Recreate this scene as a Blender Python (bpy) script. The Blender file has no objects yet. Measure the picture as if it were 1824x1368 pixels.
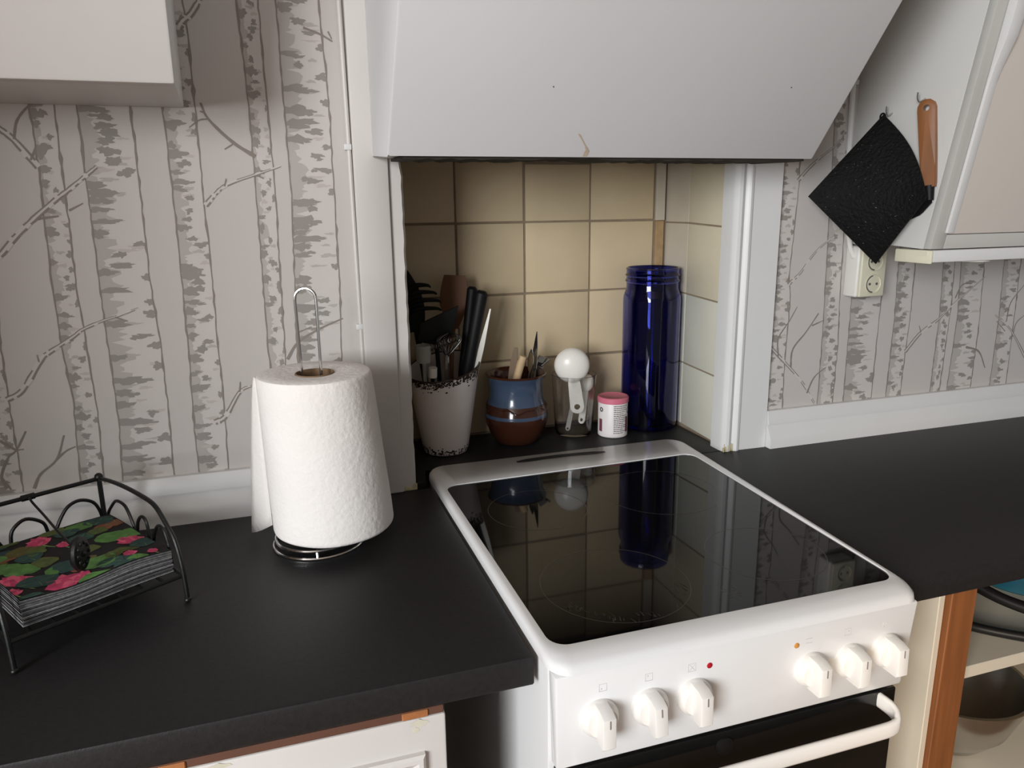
import bpy, bmesh, math, random
from mathutils import Vector, Matrix
random.seed(7)
PI = math.pi
sc = bpy.context.scene
COL = sc.collection

# ------------------------------------------------------------------ camera, light, exposure
# world units are metres; z = 0 is the top of the black worktop, y = 0 the face of the papered wall
def make_camera():
    yaw, pitch, roll = math.radians(17.8121), math.radians(13.4643), math.radians(-0.7348)
    f = Vector((math.sin(yaw)*math.cos(pitch), math.cos(yaw)*math.cos(pitch), -math.sin(pitch)))
    r = Vector((math.cos(yaw), -math.sin(yaw), 0)); u = r.cross(f)
    r2 = math.cos(roll)*r + math.sin(roll)*u; u2 = -math.sin(roll)*r + math.cos(roll)*u
    cd = bpy.data.cameras.new('camera'); co = bpy.data.objects.new('camera', cd); COL.objects.link(co)
    co.matrix_world = Matrix(((r2.x, u2.x, -f.x, -0.2485), (r2.y, u2.y, -f.y, -1.2374), (r2.z, u2.z, -f.z, 0.4872), (0, 0, 0, 1)))
    cd.sensor_fit = 'HORIZONTAL'; cd.sensor_width = 36.0; cd.lens = 1330.468/1824*36.0
    cd.clip_start = .02
    sc.camera = co
make_camera()

w = bpy.data.worlds.new('daylight'); sc.world = w; w.use_nodes = True
bg = w.node_tree.nodes['Background']; bg.inputs[0].default_value = (1.0, .98, .97, 1); bg.inputs[1].default_value = .19

def area(name, loc, target, sx, sy, power, col):
    ld = bpy.data.lights.new(name, 'AREA'); ld.shape = 'RECTANGLE'; ld.size = sx; ld.size_y = sy
    ld.energy = power; ld.color = col
    o = bpy.data.objects.new(name, ld); COL.objects.link(o); o.location = loc
    o.rotation_euler = (Vector(target)-Vector(loc)).to_track_quat('-Z', 'Y').to_euler()
    return o
area('window_daylight', (-2.75, -3.35, 1.05), (.9, -.4, .0), 1.5, 1.6, 205, (.955, .98, 1.0))
sd = bpy.data.lights.new('low_sun', 'SPOT'); sd.energy = 105; sd.color = (1.0, .70, .38); sd.spot_size = math.radians(15); sd.spot_blend = .9; sd.shadow_soft_size = .12
so = bpy.data.objects.new('low_sun', sd); COL.objects.link(so); so.location = (-1.3, -3.0, .55)
so.rotation_euler = (Vector((.66, -.56, -.22))-so.location).to_track_quat('-Z', 'Y').to_euler()

vs = sc.view_settings
vs.view_transform = 'Standard'; vs.look = 'None'; vs.exposure = 0.0; vs.gamma = 1.0; vs.use_curve_mapping = False

# ------------------------------------------------------------------ materials
def srgb(r, g, b):
    f = lambda c: ((c/255)/12.92 if c/255 <= .04045 else ((c/255+.055)/1.055)**2.4)
    return (f(r), f(g), f(b), 1)
MATS = {}
def mat(name, col, rough=.5, metal=0., noise=0., nscale=8., bump=0., bscale=60., spec=.5, trans=0., ior=1.45, rnd=0., stretch=(1,1,1), coat=0., alpha=1., bdist=.002, emit=None):
    """procedural principled material: colour varied by noise and per object, fine relief by a second noise"""
    if name in MATS: return MATS[name]
    m = bpy.data.materials.new(name); m.use_nodes = True; MATS[name] = m
    nt = m.node_tree; N = nt.nodes; L = nt.links; p = N['Principled BSDF']
    p.inputs['Base Color'].default_value = col; p.inputs['Roughness'].default_value = rough
    p.inputs['Metallic'].default_value = metal; p.inputs['Specular IOR Level'].default_value = spec
    p.inputs['Transmission Weight'].default_value = trans; p.inputs['IOR'].default_value = ior
    p.inputs['Coat Weight'].default_value = coat; p.inputs['Coat Roughness'].default_value = .05
    p.inputs['Alpha'].default_value = alpha
    m.diffuse_color = col
    if noise or bump or rnd:
        tc = N.new('ShaderNodeTexCoord'); mp = N.new('ShaderNodeMapping'); mp.inputs['Scale'].default_value = stretch
        L.new(tc.outputs['Object'], mp.inputs[0])
    if noise or rnd:
        hsv = N.new('ShaderNodeHueSaturation'); hsv.inputs['Color'].default_value = col
        tx = N.new('ShaderNodeTexNoise'); tx.inputs['Scale'].default_value = nscale; tx.inputs['Detail'].default_value = 5
        L.new(mp.outputs[0], tx.inputs['Vector'])
        mr = N.new('ShaderNodeMapRange'); mr.inputs[1].default_value = .25; mr.inputs[2].default_value = .75
        mr.inputs[3].default_value = 1-noise; mr.inputs[4].default_value = 1+noise
        L.new(tx.outputs[0], mr.inputs[0])
        if rnd:
            oi = N.new('ShaderNodeObjectInfo'); m2 = N.new('ShaderNodeMapRange'); m2.inputs[3].default_value = 1-rnd; m2.inputs[4].default_value = 1+rnd
            L.new(oi.outputs['Random'], m2.inputs[0]); mm = N.new('ShaderNodeMath'); mm.operation = 'MULTIPLY'
            L.new(mr.outputs[0], mm.inputs[0]); L.new(m2.outputs[0], mm.inputs[1]); L.new(mm.outputs[0], hsv.inputs['Value'])
        else:
            L.new(mr.outputs[0], hsv.inputs['Value'])
        L.new(hsv.outputs[0], p.inputs['Base Color'])
    if bump:
        t2 = N.new('ShaderNodeTexNoise'); t2.inputs['Scale'].default_value = bscale; t2.inputs['Detail'].default_value = 3
        L.new(mp.outputs[0], t2.inputs['Vector'])
        b = N.new('ShaderNodeBump'); b.inputs['Strength'].default_value = bump; b.inputs['Distance'].default_value = bdist
        L.new(t2.outputs[0], b.inputs['Height']); L.new(b.outputs[0], p.inputs['Normal'])
    if emit:
        p.inputs['Emission Color'].default_value = emit[0]; p.inputs['Emission Strength'].default_value = emit[1]
    return m

PAPER = mat('wallpaper_ground', srgb(197, 191, 187), .75, noise=.015, nscale=3)
P_BARK = mat('wallpaper_bark', srgb(203, 197, 193), .75, noise=.02, nscale=30)
P_SHADE = mat('wallpaper_shade', srgb(180, 174, 169), .75)
P_PALE = mat('wallpaper_pale', srgb(190, 182, 175), .75)
P_DARK = mat('wallpaper_dark', srgb(149, 143, 138), .72)
P_LINE = mat('wallpaper_line', srgb(138, 130, 122), .72)
PAINT = mat('white_gloss_paint', srgb(216, 212, 208), .42, noise=.02, nscale=5, bump=.12, bscale=25)
PAINT_HOOD = mat('hood_paint', srgb(211, 210, 211), .45, noise=.02, nscale=3, bump=.12, bscale=14)
PAINT_TRIM = mat('trim_paint', srgb(220, 220, 219), .38, noise=.02, nscale=8, bump=.1, bscale=30)
PAINT_COL = mat('column_paint', srgb(204, 199, 194), .5, noise=.03, nscale=6, bump=.2, bscale=20)
PAINT_CAB = mat('cabinet_paint', srgb(210, 209, 205), .42, noise=.015, nscale=4, bump=.08, bscale=40)
FRAME_GREY = mat('cabinet_frame_paint', srgb(193, 192, 187), .42, noise=.02, nscale=6)
DOOR_FELT = mat('door_panel_greige', srgb(206, 198, 190), .6, noise=.02, nscale=3)
CREAM = mat('cream_plastic', srgb(228, 224, 200), .35, noise=.03, nscale=20)
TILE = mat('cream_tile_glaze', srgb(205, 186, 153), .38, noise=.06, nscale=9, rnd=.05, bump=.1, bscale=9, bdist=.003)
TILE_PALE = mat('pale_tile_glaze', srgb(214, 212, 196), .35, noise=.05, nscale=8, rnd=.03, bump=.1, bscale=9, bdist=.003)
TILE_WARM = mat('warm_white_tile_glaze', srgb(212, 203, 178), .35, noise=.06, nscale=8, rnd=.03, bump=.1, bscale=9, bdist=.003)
GROUT = mat('grey_grout', srgb(140, 124, 104), .9, noise=.12, nscale=40)
PLASTER = mat('plaster', srgb(196, 186, 168), .8, noise=.05, nscale=15, bump=.3, bscale=30)
CORK = mat('brown_strip', srgb(166, 138, 100), .8, noise=.2, nscale=40)
SHADE_GAP = mat('shade_gap_dark', srgb(48, 42, 36), .9, noise=.3, nscale=30)  # dark tone: painted shade on the recess ceiling, ragged gap strip under the hood
STAIN = mat('rust_stain', srgb(196, 178, 156), .6, noise=.1, nscale=60)
GRIME = mat('yellow_grime', srgb(186, 176, 140), .8, noise=.25, nscale=60, bump=.5, bscale=80)
WORKTOP = mat('black_laminate', srgb(31, 30, 31), .5, noise=.25, nscale=160, bump=.12, bscale=500, spec=.42)
ENAMEL = mat('white_enamel', srgb(233, 233, 233), .22, coat=.2)
ENAMEL_SIDE = mat('white_enamel_side', srgb(222, 222, 222), .35)
KNOBW = mat('white_knob_plastic', srgb(236, 233, 228), .3)
KNOB_MARK = mat('knob_pointer_grey', srgb(138, 134, 130), .5)
GREY_PRINT = mat('grey_print', srgb(203, 202, 201), .6)
MARK = mat('dark_mark', srgb(96, 92, 90), .5)
CERAMIC_HOB = mat('black_ceramic_glass', (.0035, .0035, .0038, 1), .035, spec=.30, ior=1.5)
ZONE_RING = mat('zone_ring_print', srgb(62, 58, 52), .3)
RESIDUE = mat('burnt_residue', srgb(50, 46, 40), .6)
OVEN_GLASS = mat('oven_black_glass', (.004, .004, .004, 1), .06)
REDLAMP = mat('red_indicator', srgb(176, 20, 40), .2)
AMBERLAMP = mat('amber_indicator', srgb(200, 140, 64), .25)
BLACKMETAL = mat('black_wrought_metal', srgb(16, 17, 17), .42, bump=.2, bscale=150, spec=.5)
CHROME = mat('chrome_wire', (.72, .71, .70, 1), .14, metal=1)
STEEL = mat('steel', (.55, .54, .52, 1), .22, metal=1)
KITCHEN_PAPER = mat('kitchen_paper', srgb(233, 228, 224), .95, noise=.02, nscale=12, bump=.55, bscale=130, bdist=.0022)
CARD = mat('brown_card_core', srgb(120, 96, 72), .9, noise=.08, nscale=40)
NAPKIN_EDGE = mat('napkin_layers', srgb(100, 100, 102), .9, noise=.5, nscale=260, rnd=.4, stretch=(1, 1, .6))
NAPKIN_WHITE = mat('napkin_inner_ply', srgb(160, 160, 160), .9, noise=.5, nscale=240, rnd=.3)
NAPKIN_TOP = mat('napkin_black_print', srgb(26, 23, 25), .85, noise=.15, nscale=100)
FL = {'p2': mat('print_light_pink', srgb(214, 92, 120), .85, noise=.3, nscale=90), 'p': mat('print_pink', srgb(192, 62, 102), .85, noise=.35, nscale=90), 'o': mat('print_rust', srgb(128, 78, 56), .85, noise=.2, nscale=90),
      'g': mat('print_green', srgb(86, 130, 66), .85, noise=.3, nscale=90), 'g2': mat('print_moss', srgb(84, 94, 48), .85, noise=.25, nscale=90),
      't': mat('print_teal', srgb(46, 74, 70), .85, noise=.25, nscale=90), 'o2': mat('print_olive', srgb(92, 84, 44), .85, noise=.25, nscale=90),
      's': mat('print_stem', srgb(124, 146, 84), .85)}
POT_WHITE = mat('white_pot_enamel', srgb(234, 227, 225), .3, noise=.03, nscale=10)
POT_RUST = mat('worn_brown_rim', srgb(46, 29, 25), .4, noise=.5, nscale=220)
BLACK_NYLON = mat('black_nylon', srgb(14, 15, 16), .55, spec=.35)
WOOD_SPATULA = mat('brown_utensil_wood', srgb(112, 74, 48), .6, noise=.15, nscale=30, stretch=(1, 1, .15))
WOOD_PALE = mat('pale_utensil_wood', srgb(205, 176, 138), .6, noise=.1, nscale=30, stretch=(1, 1, .2))
WOOD_HANDLE = mat('varnished_handle_wood', srgb(134, 86, 50), .45, noise=.25, nscale=35, stretch=(1, 1, .12), coat=.15)
STILE_WOOD = mat('orange_pine_stile', srgb(132, 80, 42), .55, noise=.38, nscale=70, stretch=(1, 1, .05))
BROWN_RAIL = mat('brown_painted_rail', srgb(96, 64, 50), .6, noise=.12, nscale=20)
CHIP = mat('chipped_undercoat', srgb(202, 198, 180), .8, noise=.1, nscale=60)
DARK_SIDE = mat('dark_cabinet_side', srgb(84, 82, 80), .7)  # shadow side: shade of the gap beside the cooker put into the colour
RAW_WOOD = mat('raw_orange_wood', srgb(164, 104, 60), .7, noise=.25, nscale=60)
WHITE_PLASTIC = mat('white_plastic', srgb(232, 228, 220), .3)
GREY_PLASTIC = mat('grey_translucent_plastic', srgb(190, 188, 182), .3, trans=.3)
BROWN_GLAZE = mat('brown_crock_glaze', srgb(64, 35, 24), .14, noise=.2, nscale=14, coat=.4)
BLUE_GLAZE = mat('blue_crock_glaze', srgb(64, 79, 102), .2, noise=.16, nscale=18, coat=.4)
CLEAR = mat('clear_glass', (1, 1, 1, 1), .0, trans=1., ior=1.45)
COBALT = mat('cobalt_glass', (.07, .09, .54, 1), .02, trans=1., ior=1.45)
CAN_WHITE = mat('can_label_white', srgb(222, 216, 214), .4)
CAN_PINK = mat('pink_lid_plastic', srgb(206, 112, 132), .4)
CAN_PLUM = mat('plum_print', srgb(110, 60, 72), .5)
CAN_INK = mat('ink_print', srgb(70, 66, 66), .6)
PAD = mat('black_pot_holder_cloth', srgb(9, 9, 9), .7, spec=.25, noise=.3, nscale=60, bump=.8, bscale=170, bdist=.004)
GLITTER = mat('glitter_speck', (.75, .75, .75, 1), .25, metal=.8)
SOCKET = mat('white_socket_plastic', srgb(226, 224, 218), .35)
SOCKET_CREAM = mat('aged_socket_cream', srgb(216, 212, 190), .35)
SHELF_WHITE = mat('cream_shelf', srgb(206, 196, 178), .5, noise=.03, nscale=10)
PAN_BLACK = mat('black_pan', srgb(24, 22, 21), .35)
TEAL = mat('teal_enamel', srgb(26, 92, 110), .35)
DARK_PANEL = mat('dark_inset_panel', srgb(84, 74, 72), .3)
FLOOR_M = mat('wood_floor', srgb(150, 120, 92), .5, noise=.15, nscale=6)
ADDED_WALLM_TAN = mat('added_wall_tan', srgb(196, 168, 138), .8, noise=.02)
WALLM = mat('room_plaster', srgb(214, 206, 196), .8, noise=.02)

# ------------------------------------------------------------------ mesh helpers
ROOTLOC = {}
def obj(name, bm, m, parent=None, smooth=True, kind=None, label=None, angle=35):
    if parent is not None and parent.name in ROOTLOC:
        lo = ROOTLOC[parent.name]; bmesh.ops.translate(bm, verts=bm.verts, vec=-lo)
    me = bpy.data.meshes.new(name); bm.normal_update(); bm.to_mesh(me); bm.free()
    for mm in (m if isinstance(m, (list, tuple)) else [m]): me.materials.append(mm)
    if smooth:
        me.polygons.foreach_set('use_smooth', [True]*len(me.polygons))
        me.set_sharp_from_angle(angle=math.radians(angle))
    o = bpy.data.objects.new(name, me); COL.objects.link(o)
    if parent is not None:
        o.parent = parent
        if parent.name in ROOTLOC: ROOTLOC[o.name] = ROOTLOC[parent.name]
    if kind: o['kind'] = kind
    if label: o['label'] = label
    return o
def thing(name, label, cat, loc=(0, 0, 0), group=None):
    o = bpy.data.objects.new(name, None); COL.objects.link(o); o.location = loc; o.empty_display_size = .05
    o['label'] = label; o['category'] = cat
    if group: o['group'] = group
    ROOTLOC[o.name] = Vector(loc)
    return o
def tag(o, label, cat, group=None):
    o['label'] = label; o['category'] = cat
    if group: o['group'] = group
    return o
def struct(name, bm, m, smooth=True, parent=None):
    return obj(name, bm, m, parent, smooth, kind='structure')

def box(bm, x0, x1, y0, y1, z0, z1, bev=0., seg=2, mi=0, rot=None):
    vs = [bm.verts.new((x, y, z)) for z in (z0, z1) for y in (y0, y1) for x in (x0, x1)]
    fs = [bm.faces.new([vs[i] for i in f]) for f in ((0, 2, 3, 1), (4, 5, 7, 6), (0, 1, 5, 4), (2, 6, 7, 3), (0, 4, 6, 2), (1, 3, 7, 5))]
    for f in fs: f.material_index = mi
    if bev:
        es = set(e for f in fs for e in f.edges)
        r = bmesh.ops.bevel(bm, geom=list(es), offset=bev, segments=seg, profile=.5, affect='EDGES')
        for f in r['faces']: f.material_index = mi
        vs = list(set(vs_ for vs_ in vs if vs_.is_valid) | set(r['verts']))
    return vs
def hexa(bm, pts, bev=0., seg=2, mi=0):
    """8 corners: bottom 4 ccw, top 4 ccw"""
    vs = [bm.verts.new(p) for p in pts]
    fs = [bm.faces.new([vs[i] for i in f]) for f in ((3, 2, 1, 0), (4, 5, 6, 7), (0, 1, 5, 4), (1, 2, 6, 5), (2, 3, 7, 6), (3, 0, 4, 7))]
    for f in fs: f.material_index = mi
    if bev:
        es = set(e for f in fs for e in f.edges)
        r = bmesh.ops.bevel(bm, geom=list(es), offset=bev, segments=seg, profile=.5, affect='EDGES')
        for f in r['faces']: f.material_index = mi
def prism(bm, poly, fn, bev=0.):
    """poly: list of 2d points; fn(p, k) -> 3d for k = 0/1"""
    a = [bm.verts.new(fn(p, 0)) for p in poly]; b = [bm.verts.new(fn(p, 1)) for p in poly]
    f0 = bm.faces.new(list(reversed(a))); f1 = bm.faces.new(b); n = len(poly)
    sf = [bm.faces.new((a[i], a[(i+1) % n], b[(i+1) % n], b[i])) for i in range(n)]
    if bev:
        es = list(set(list(f0.edges)+list(f1.edges)))
        bmesh.ops.bevel(bm, geom=es, offset=bev, segments=2, profile=.5, affect='EDGES')
    bmesh.ops.recalc_face_normals(bm, faces=bm.faces)
def lathe(bm, prof, c, seg=48, axis=None, close=False, mi=None, sides=None, jitter=None):
    """revolve (r, z) about the vertical through c; r = 0 closes an end. axis: (shear dx, dy per unit z)"""
    rings = []; c = Vector(c)
    for (r, z) in prof:
        off = Vector((axis[0]*z, axis[1]*z, 0)) if axis else Vector((0, 0, 0))
        if r <= 1e-6: rings.append([bm.verts.new(c+off+Vector((0, 0, z)))]); continue
        ring = []
        for k in range(seg):
            t = 2*PI*k/seg; rr = r*(jitter(t, z) if jitter else 1)
            ring.append(bm.verts.new(c+off+Vector((rr*math.cos(t), rr*math.sin(t), z))))
        rings.append(ring)
    prs = list(zip(rings, rings[1:])) + ([(rings[-1], rings[0])] if close else [])
    for q, (A, B) in enumerate(prs):
        for k in range(seg):
            k2 = (k+1) % seg
            if len(A) == 1 and len(B) == 1: continue
            if len(A) == 1: f = bm.faces.new((A[0], B[k2], B[k]))
            elif len(B) == 1: f = bm.faces.new((A[k], A[k2], B[0]))
            else: f = bm.faces.new((A[k], A[k2], B[k2], B[k]))
            if mi: f.material_index = mi[q]
    bmesh.ops.recalc_face_normals(bm, faces=bm.faces)
def catmull(pts, n=6, closed=False):
    P = [Vector(p) for p in pts]; out = []; m = len(P)
    rng = range(m) if closed else range(m-1)
    for i in rng:
        p1, p2 = P[i], P[(i+1) % m]
        p0 = P[i-1] if (closed or i > 0) else p1*2-p2
        p3 = P[(i+2) % m] if (closed or i+2 < m) else p2*2-p1
        for k in range(n):
            t = k/n
            out.append(.5*((2*p1)+(p2-p0)*t+(2*p0-5*p1+4*p2-p3)*t*t+(3*p1-p0-3*p2+p3)*t**3))
    if not closed: out.append(P[-1])
    return out
def tube(bm, pts, r, seg=8, closed=False, mi=0, flat=None):
    P = [Vector(p) for p in pts]; n = len(P); rings = []
    up = None
    for i in range(n):
        a = P[i-1] if (i > 0 or closed) else P[i]; b = P[(i+1) % n] if (i < n-1 or closed) else P[i]
        t = (b-a).normalized()
        if up is None:
            up = t.orthogonal().normalized()
        else:
            up = (up-t*up.dot(t))
            up = up.normalized() if up.length > 1e-6 else t.orthogonal().normalized()
        s = t.cross(up); rr = r(i/(n-1)) if callable(r) else r
        rings.append([bm.verts.new(P[i]+(up*math.cos(2*PI*k/seg)+s*math.sin(2*PI*k/seg))*rr) for k in range(seg)])
    for A, B in list(zip(rings, rings[1:])) + ([(rings[-1], rings[0])] if closed else []):
        for k in range(seg):
            f = bm.faces.new((A[k], A[(k+1) % seg], B[(k+1) % seg], B[k])); f.material_index = mi
    if not closed:
        f = bm.faces.new(list(reversed(rings[0]))); f.material_index = mi
        f = bm.faces.new(rings[-1]); f.material_index = mi
    bmesh.ops.recalc_face_normals(bm, faces=bm.faces)
def ball(bm, c, r, seg=12, sz=1.):
    lathe(bm, [(0 if k in (0, 8) else r*math.sin(PI*k/8), -r*sz*math.cos(PI*k/8)) for k in range(9)], c, seg)
def B(): return bmesh.new()
def sweep_profile(bm, prof, x0, x1):
    """extrude a (y, z) outline along x"""
    prism(bm, prof, lambda p, k: (x1 if k else x0, p[0], p[1]))
def rrect(x0, x1, y0, y1, r, n=6):
    out = []
    for cx, cy, a0 in ((x1-r, y1-r, 0), (x0+r, y1-r, 90), (x0+r, y0+r, 180), (x1-r, y0+r, 270)):
        for k in range(n+1):
            a = math.radians(a0+90*k/n); out.append((cx+r*math.cos(a), cy+r*math.sin(a)))
    return out

# traced on the photographed print, in metres on the wall (x, z)
TREES=[([(-0.5422, 0.627), (-0.5421, 0.5507), (-0.5443, 0.4904), (-0.5482, 0.3909), (-0.5476, 0.2945), (-0.5437, 0.2129), (-0.5506, 0.0795)], [(-0.5121, 0.6329), (-0.514, 0.5432), (-0.5148, 0.4633), (-0.5173, 0.3896), (-0.516, 0.316), (-0.5133, 0.2021), (-0.518, 0.0798)]), ([(-0.4837, 0.6336), (-0.4847, 0.5347), (-0.4865, 0.4014), (-0.487, 0.2903), (-0.4869, 0.1666), (-0.4934, 0.0673)], [(-0.4161, 0.6354), (-0.4163, 0.5347), (-0.4185, 0.3855), (-0.4145, 0.2827), (-0.4152, 0.1829), (-0.4192, 0.0718)]), ([(-0.3695, 0.6991), (-0.3742, 0.6305), (-0.3732, 0.4677), (-0.3765, 0.2809), (-0.3813, 0.1408), (-0.3812, 0.0689)], [(-0.332, 0.7745), (-0.3302, 0.7291), (-0.3304, 0.6192), (-0.3315, 0.5096), (-0.3312, 0.3862), (-0.3337, 0.2779), (-0.3335, 0.1852), (-0.337, 0.0691)]), ([(-0.2599, 0.7791), (-0.2558, 0.646), (-0.2565, 0.5115), (-0.2595, 0.2728), (-0.2563, 0.1769), (-0.2578, 0.0512)], [(-0.2306, 0.7809), (-0.2295, 0.6468), (-0.2287, 0.5113), (-0.2339, 0.271), (-0.2354, 0.175), (-0.2363, 0.0485)]), ([(-0.2055, 0.7825), (-0.2054, 0.6475), (-0.2047, 0.5112), (-0.2148, 0.2697), (-0.2169, 0.1732), (-0.2219, 0.0466)], [(-0.1447, 0.7864), (-0.1394, 0.6494), (-0.1402, 0.5107), (-0.1414, 0.3595), (-0.1449, 0.2648), (-0.1484, 0.1667), (-0.1529, 0.0378)]), ([(-0.6289, 0.5452), (-0.6513, 0.3139), (-0.6569, 0.2317), (-0.6697, 0.0772)], [(-0.5971, 0.5452), (-0.6253, 0.3023), (-0.6263, 0.2383), (-0.6274, 0.1915), (-0.6272, 0.1331), (-0.6288, 0.0716)]), ([(0.6885, 0.5686), (0.6884, 0.3405), (0.6863, 0.2036), (0.683, 0.0762)], [(0.7295, 0.5484), (0.7312, 0.5298), (0.7266, 0.4096), (0.7237, 0.3391), (0.7306, 0.3056), (0.7284, 0.1625), (0.7305, 0.0739)]), ([(0.7978, 0.711), (0.8039, 0.5693), (0.8114, 0.3444), (0.8157, 0.2224), (0.8168, 0.0729)], [(0.8302, 0.7221), (0.8402, 0.5169), (0.847, 0.4064), (0.8505, 0.2998), (0.8569, 0.1892), (0.8553, 0.0717)]), ([(0.8729, 0.3968), (0.88, 0.2984), (0.8813, 0.1875), (0.8827, 0.0715)], [(0.9476, 0.3947), (0.9561, 0.2947), (0.9558, 0.2277), (0.956, 0.0721)]), ([(0.9909, 0.3821), (0.9958, 0.2479), (0.9949, 0.0735)], [(1.035, 0.3807), (1.0379, 0.2455), (1.0343, 0.1299), (1.0345, 0.0724)]), ([(1.1103, 0.3784), (1.1179, 0.2409), (1.1158, 0.0701)], [(1.141, 0.3775), (1.1472, 0.2624), (1.1427, 0.0702)]), ([(1.1581, 0.3769), (1.1684, 0.238), (1.1636, 0.0697)], [(1.2243, 0.3749), (1.2339, 0.2105), (1.2323, 0.0674)]), ([(1.2807, 0.3732), (1.2891, 0.2311), (1.289, 0.0663)], [(1.33, 0.3717), (1.3358, 0.2042), (1.3387, 0.0633)])]
BRANCHES=[(0.009, 0.011, [(-0.6045, 0.6182), (-0.5814, 0.597), (-0.5668, 0.5825), (-0.5426, 0.5469)]), (0.004, 0.003, [(-0.5666, 0.584), (-0.5597, 0.6083), (-0.542, 0.6284), (-0.5253, 0.6361)]), (0.004, 0.003, [(-0.5502, 0.5566), (-0.5416, 0.5739)]), (0.012, 0.006, [(-0.6294, 0.4124), (-0.6067, 0.4272), (-0.5861, 0.45), (-0.5581, 0.4766), (-0.5264, 0.5033), (-0.5107, 0.5148), (-0.4869, 0.534), (-0.4694, 0.5479)]), (0.005, 0.003, [(-0.5539, 0.4766), (-0.526, 0.48)]), (0.004, 0.002, [(-0.5122, 0.4876), (-0.4931, 0.4975)]), (0.011, 0.003, [(-0.6291, 0.219), (-0.6072, 0.2315), (-0.5764, 0.2755), (-0.5641, 0.2856), (-0.5313, 0.306), (-0.5175, 0.316), (-0.4907, 0.327), (-0.4641, 0.3348), (-0.4394, 0.3436)]), (0.003, 0.002, [(-0.4721, 0.3319), (-0.4554, 0.325)]), (0.003, 0.002, [(-0.5799, 0.2716), (-0.5812, 0.2826)]), (0.005, 0.003, [(-0.6136, 0.0786), (-0.6025, 0.0998), (-0.5778, 0.121), (-0.5631, 0.1577)]), (0.004, 0.002, [(-0.5778, 0.121), (-0.5634, 0.1327), (-0.5498, 0.1384)]), (0.005, 0.003, [(-0.6491, 0.0834), (-0.6527, 0.1035), (-0.6399, 0.1311), (-0.6283, 0.1411), (-0.6118, 0.1691)]), (0.003, 0.002, [(-0.6283, 0.1411), (-0.618, 0.1417)]), (0.005, 0.004, [(-0.6467, 0.1581), (-0.6283, 0.1411)]), (0.005, 0.003, [(-0.6537, 0.1018), (-0.6436, 0.0808)]), (0.013, 0.004, [(-0.3498, 0.1561), (-0.333, 0.1647), (-0.3083, 0.2023), (-0.2871, 0.2115)]), (0.004, 0.002, [(-0.3083, 0.2023), (-0.306, 0.2187)]), (0.007, 0.003, [(-0.2528, 0.5632), (-0.2835, 0.5838), (-0.3139, 0.6157), (-0.3223, 0.638)]), (0.003, 0.002, [(-0.2822, 0.5814), (-0.2955, 0.5733)]), (0.003, 0.002, [(-0.3139, 0.6157), (-0.3263, 0.6138), (-0.3411, 0.6034)]), (0.003, 0.002, [(-0.3199, 0.6249), (-0.3243, 0.6263)]), (0.009, 0.003, [(-0.3301, 0.4924), (-0.3152, 0.5086), (-0.2972, 0.5224), (-0.2551, 0.537), (-0.2174, 0.5494)]), (0.003, 0.002, [(-0.3006, 0.52), (-0.2972, 0.5314)]), (0.003, 0.002, [(-0.2551, 0.537), (-0.2434, 0.5313)]), (0.006, 0.003, [(-0.2312, 0.2496), (-0.2126, 0.276), (-0.1777, 0.2958), (-0.1392, 0.311)]), (0.003, 0.002, [(-0.2113, 0.2924), (-0.1897, 0.3002)]), (0.013, 0.008, [(-0.3411, 0.7374), (-0.335, 0.7466), (-0.3228, 0.7568), (-0.3098, 0.7759), (-0.3031, 0.7909)]), (0.004, 0.003, [(-0.1694, 0.7474), (-0.1456, 0.7394), (-0.1281, 0.7301)]), (0.003, 0.002, [(-0.1338, 0.7439), (-0.1288, 0.7332)]), (0.012, 0.003, [(1.0346, 0.1718), (1.0717, 0.2108), (1.1155, 0.2362), (1.1569, 0.2704), (1.2319, 0.3229)]), (0.003, 0.002, [(1.0717, 0.2108), (1.0649, 0.2258)]), (0.004, 0.002, [(1.1553, 0.2802), (1.1696, 0.3074), (1.1926, 0.3112)]), (0.006, 0.003, [(1.2036, 0.1698), (1.2432, 0.1568), (1.2682, 0.1177)]), (0.009, 0.003, [(1.3964, 0.1208), (1.3299, 0.1995), (1.2765, 0.2368)]), (0.004, 0.002, [(1.3128, 0.2196), (1.318, 0.2622), (1.3535, 0.303)]), (0.003, 0.002, [(1.3135, 0.198), (1.284, 0.2226)]), (0.01, 0.003, [(0.7235, 0.327), (0.7307, 0.3344), (0.7503, 0.3512), (0.7837, 0.3917), (0.8239, 0.4191)]), (0.005, 0.003, [(0.7436, 0.159), (0.7456, 0.1971), (0.7738, 0.2297), (0.8015, 0.267)]), (0.004, 0.002, [(0.7875, 0.2426), (0.8141, 0.2514)]), (0.009, 0.005, [(0.6872, 0.2092), (0.7276, 0.1718), (0.7723, 0.1284), (0.8092, 0.0785)]), (0.005, 0.002, [(0.7118, 0.1846), (0.7087, 0.2214), (0.7312, 0.254), (0.7486, 0.2834)]), (0.005, 0.002, [(0.7887, 0.102), (0.8037, 0.1341), (0.8312, 0.1533)]), (0.009, 0.003, [(0.7277, 0.5256), (0.75, 0.5484), (0.7765, 0.5692), (0.8105, 0.5932), (0.8278, 0.6161)]), (0.004, 0.002, [(1.338, 0.1836), (1.3438, 0.2152), (1.3674, 0.233)])]
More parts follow.
